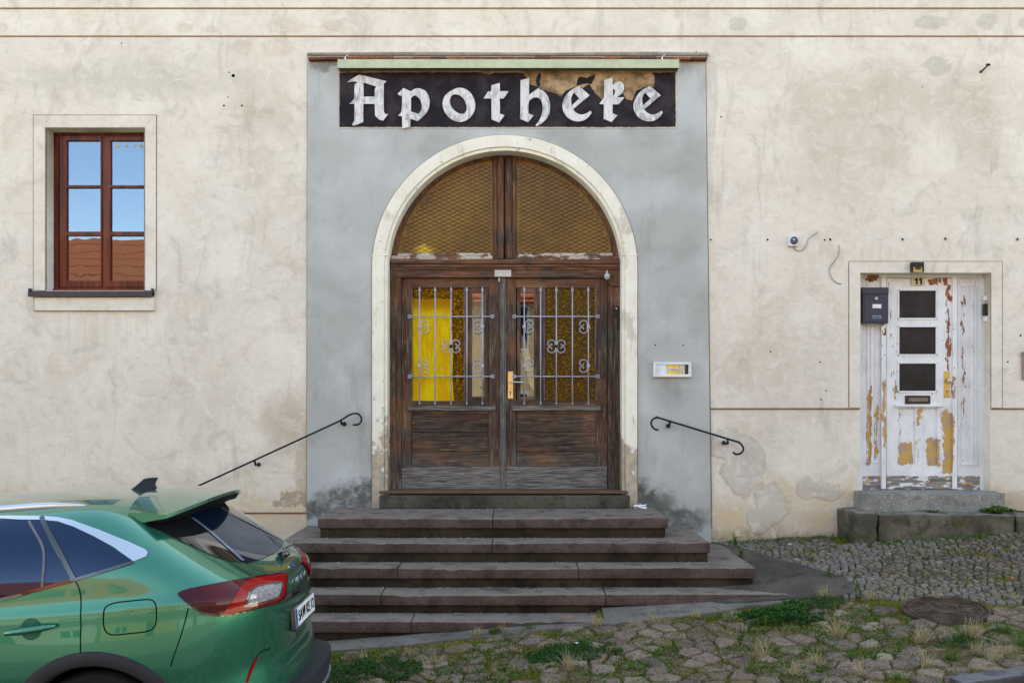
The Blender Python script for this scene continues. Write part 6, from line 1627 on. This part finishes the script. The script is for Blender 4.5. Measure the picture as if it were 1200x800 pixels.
mk_house('tiled_house', -24, -15.2, -27.5, -19.5, ZB - .5, 3.6, 6.5, (.62, .50, .30), 'ochre rendered house with steep orange tiled roof across the street, downhill', -20.5)
mk_house('tiled_house', -15, -7.4, -27, -19.3, ZB - .3, 3.4, 6.45, (.66, .60, .50), 'cream rendered house with orange tiled roof across the street')
mk_house('tiled_house', -7.2, 1.4, -27, -19.6, ZB - .2, 4.4, 7.6, (.60, .44, .22), 'yellow ochre house with orange tiled roof opposite the pharmacy', -1)
mk_house('tiled_house', 1.6, 10, -27, -19.4, ZB, 4.2, 7.5, (.64, .60, .54), 'pale grey house with orange tiled roof opposite the small white door', 6)
mk_house('tiled_house', 10.2, 20, -27, -19.6, ZB, 4.8, 8.2, (.60, .50, .36), 'tan house with orange tiled roof at the uphill end of the street', 15)
names_seen = {}

# ================================================================= light and camera
w = bpy.data.worlds.new('World'); SC.world = w; w.use_nodes = True
nt = w.node_tree; bg = nt.nodes['Background']; sky = nt.nodes.new('ShaderNodeTexSky'); sky.sky_type = 'NISHITA'; sky.sun_disc = False
EL, AZ = 46, 20
sky.sun_elevation = R(EL); sky.sun_rotation = R(AZ); sky.air_density = 1.0; sky.dust_density = .3; sky.ozone_density = 2.0
wb = nt.nodes.new('ShaderNodeMix'); wb.data_type = 'RGBA'; wb.blend_type = 'MULTIPLY'; wb.inputs[0].default_value = 1; wb.inputs[7].default_value = (1.33, 1.07, .79, 1)   # the camera's daylight-shade white balance
nt.links.new(sky.outputs[0], wb.inputs[6]); nt.links.new(wb.outputs[2], bg.inputs[0]); bg.inputs[1].default_value = .72
sun = bpy.data.lights.new('sun', 'SUN'); sun.energy = 4.5; sun.angle = R(.6); sun.color = (1, .93, .82)
so = bpy.data.objects.new('sun', sun); COL.objects.link(so)
sd = Vector((math.sin(R(AZ)) * math.cos(R(EL)), math.cos(R(AZ)) * math.cos(R(EL)), math.sin(R(EL))))
so.rotation_euler = sd.to_track_quat('Z', 'Y').to_euler(); so.location = (0, -6, 12)
cam = bpy.data.cameras.new('camera'); co = bpy.data.objects.new('camera', cam); COL.objects.link(co); SC.camera = co
cam.sensor_width = 36; cam.lens = F / 1200 * 36; cam.shift_y = 70 / 1200; cam.clip_end = 2000; cam.clip_start = .05
co.location = (0, -D, ZC); co.rotation_euler = (R(90), 0, 0)
SC.view_settings.view_transform = 'Standard'; SC.view_settings.look = 'None'; SC.view_settings.exposure = 0; SC.view_settings.gamma = 1
SC.render.resolution_x = 1024; SC.render.resolution_y = 682
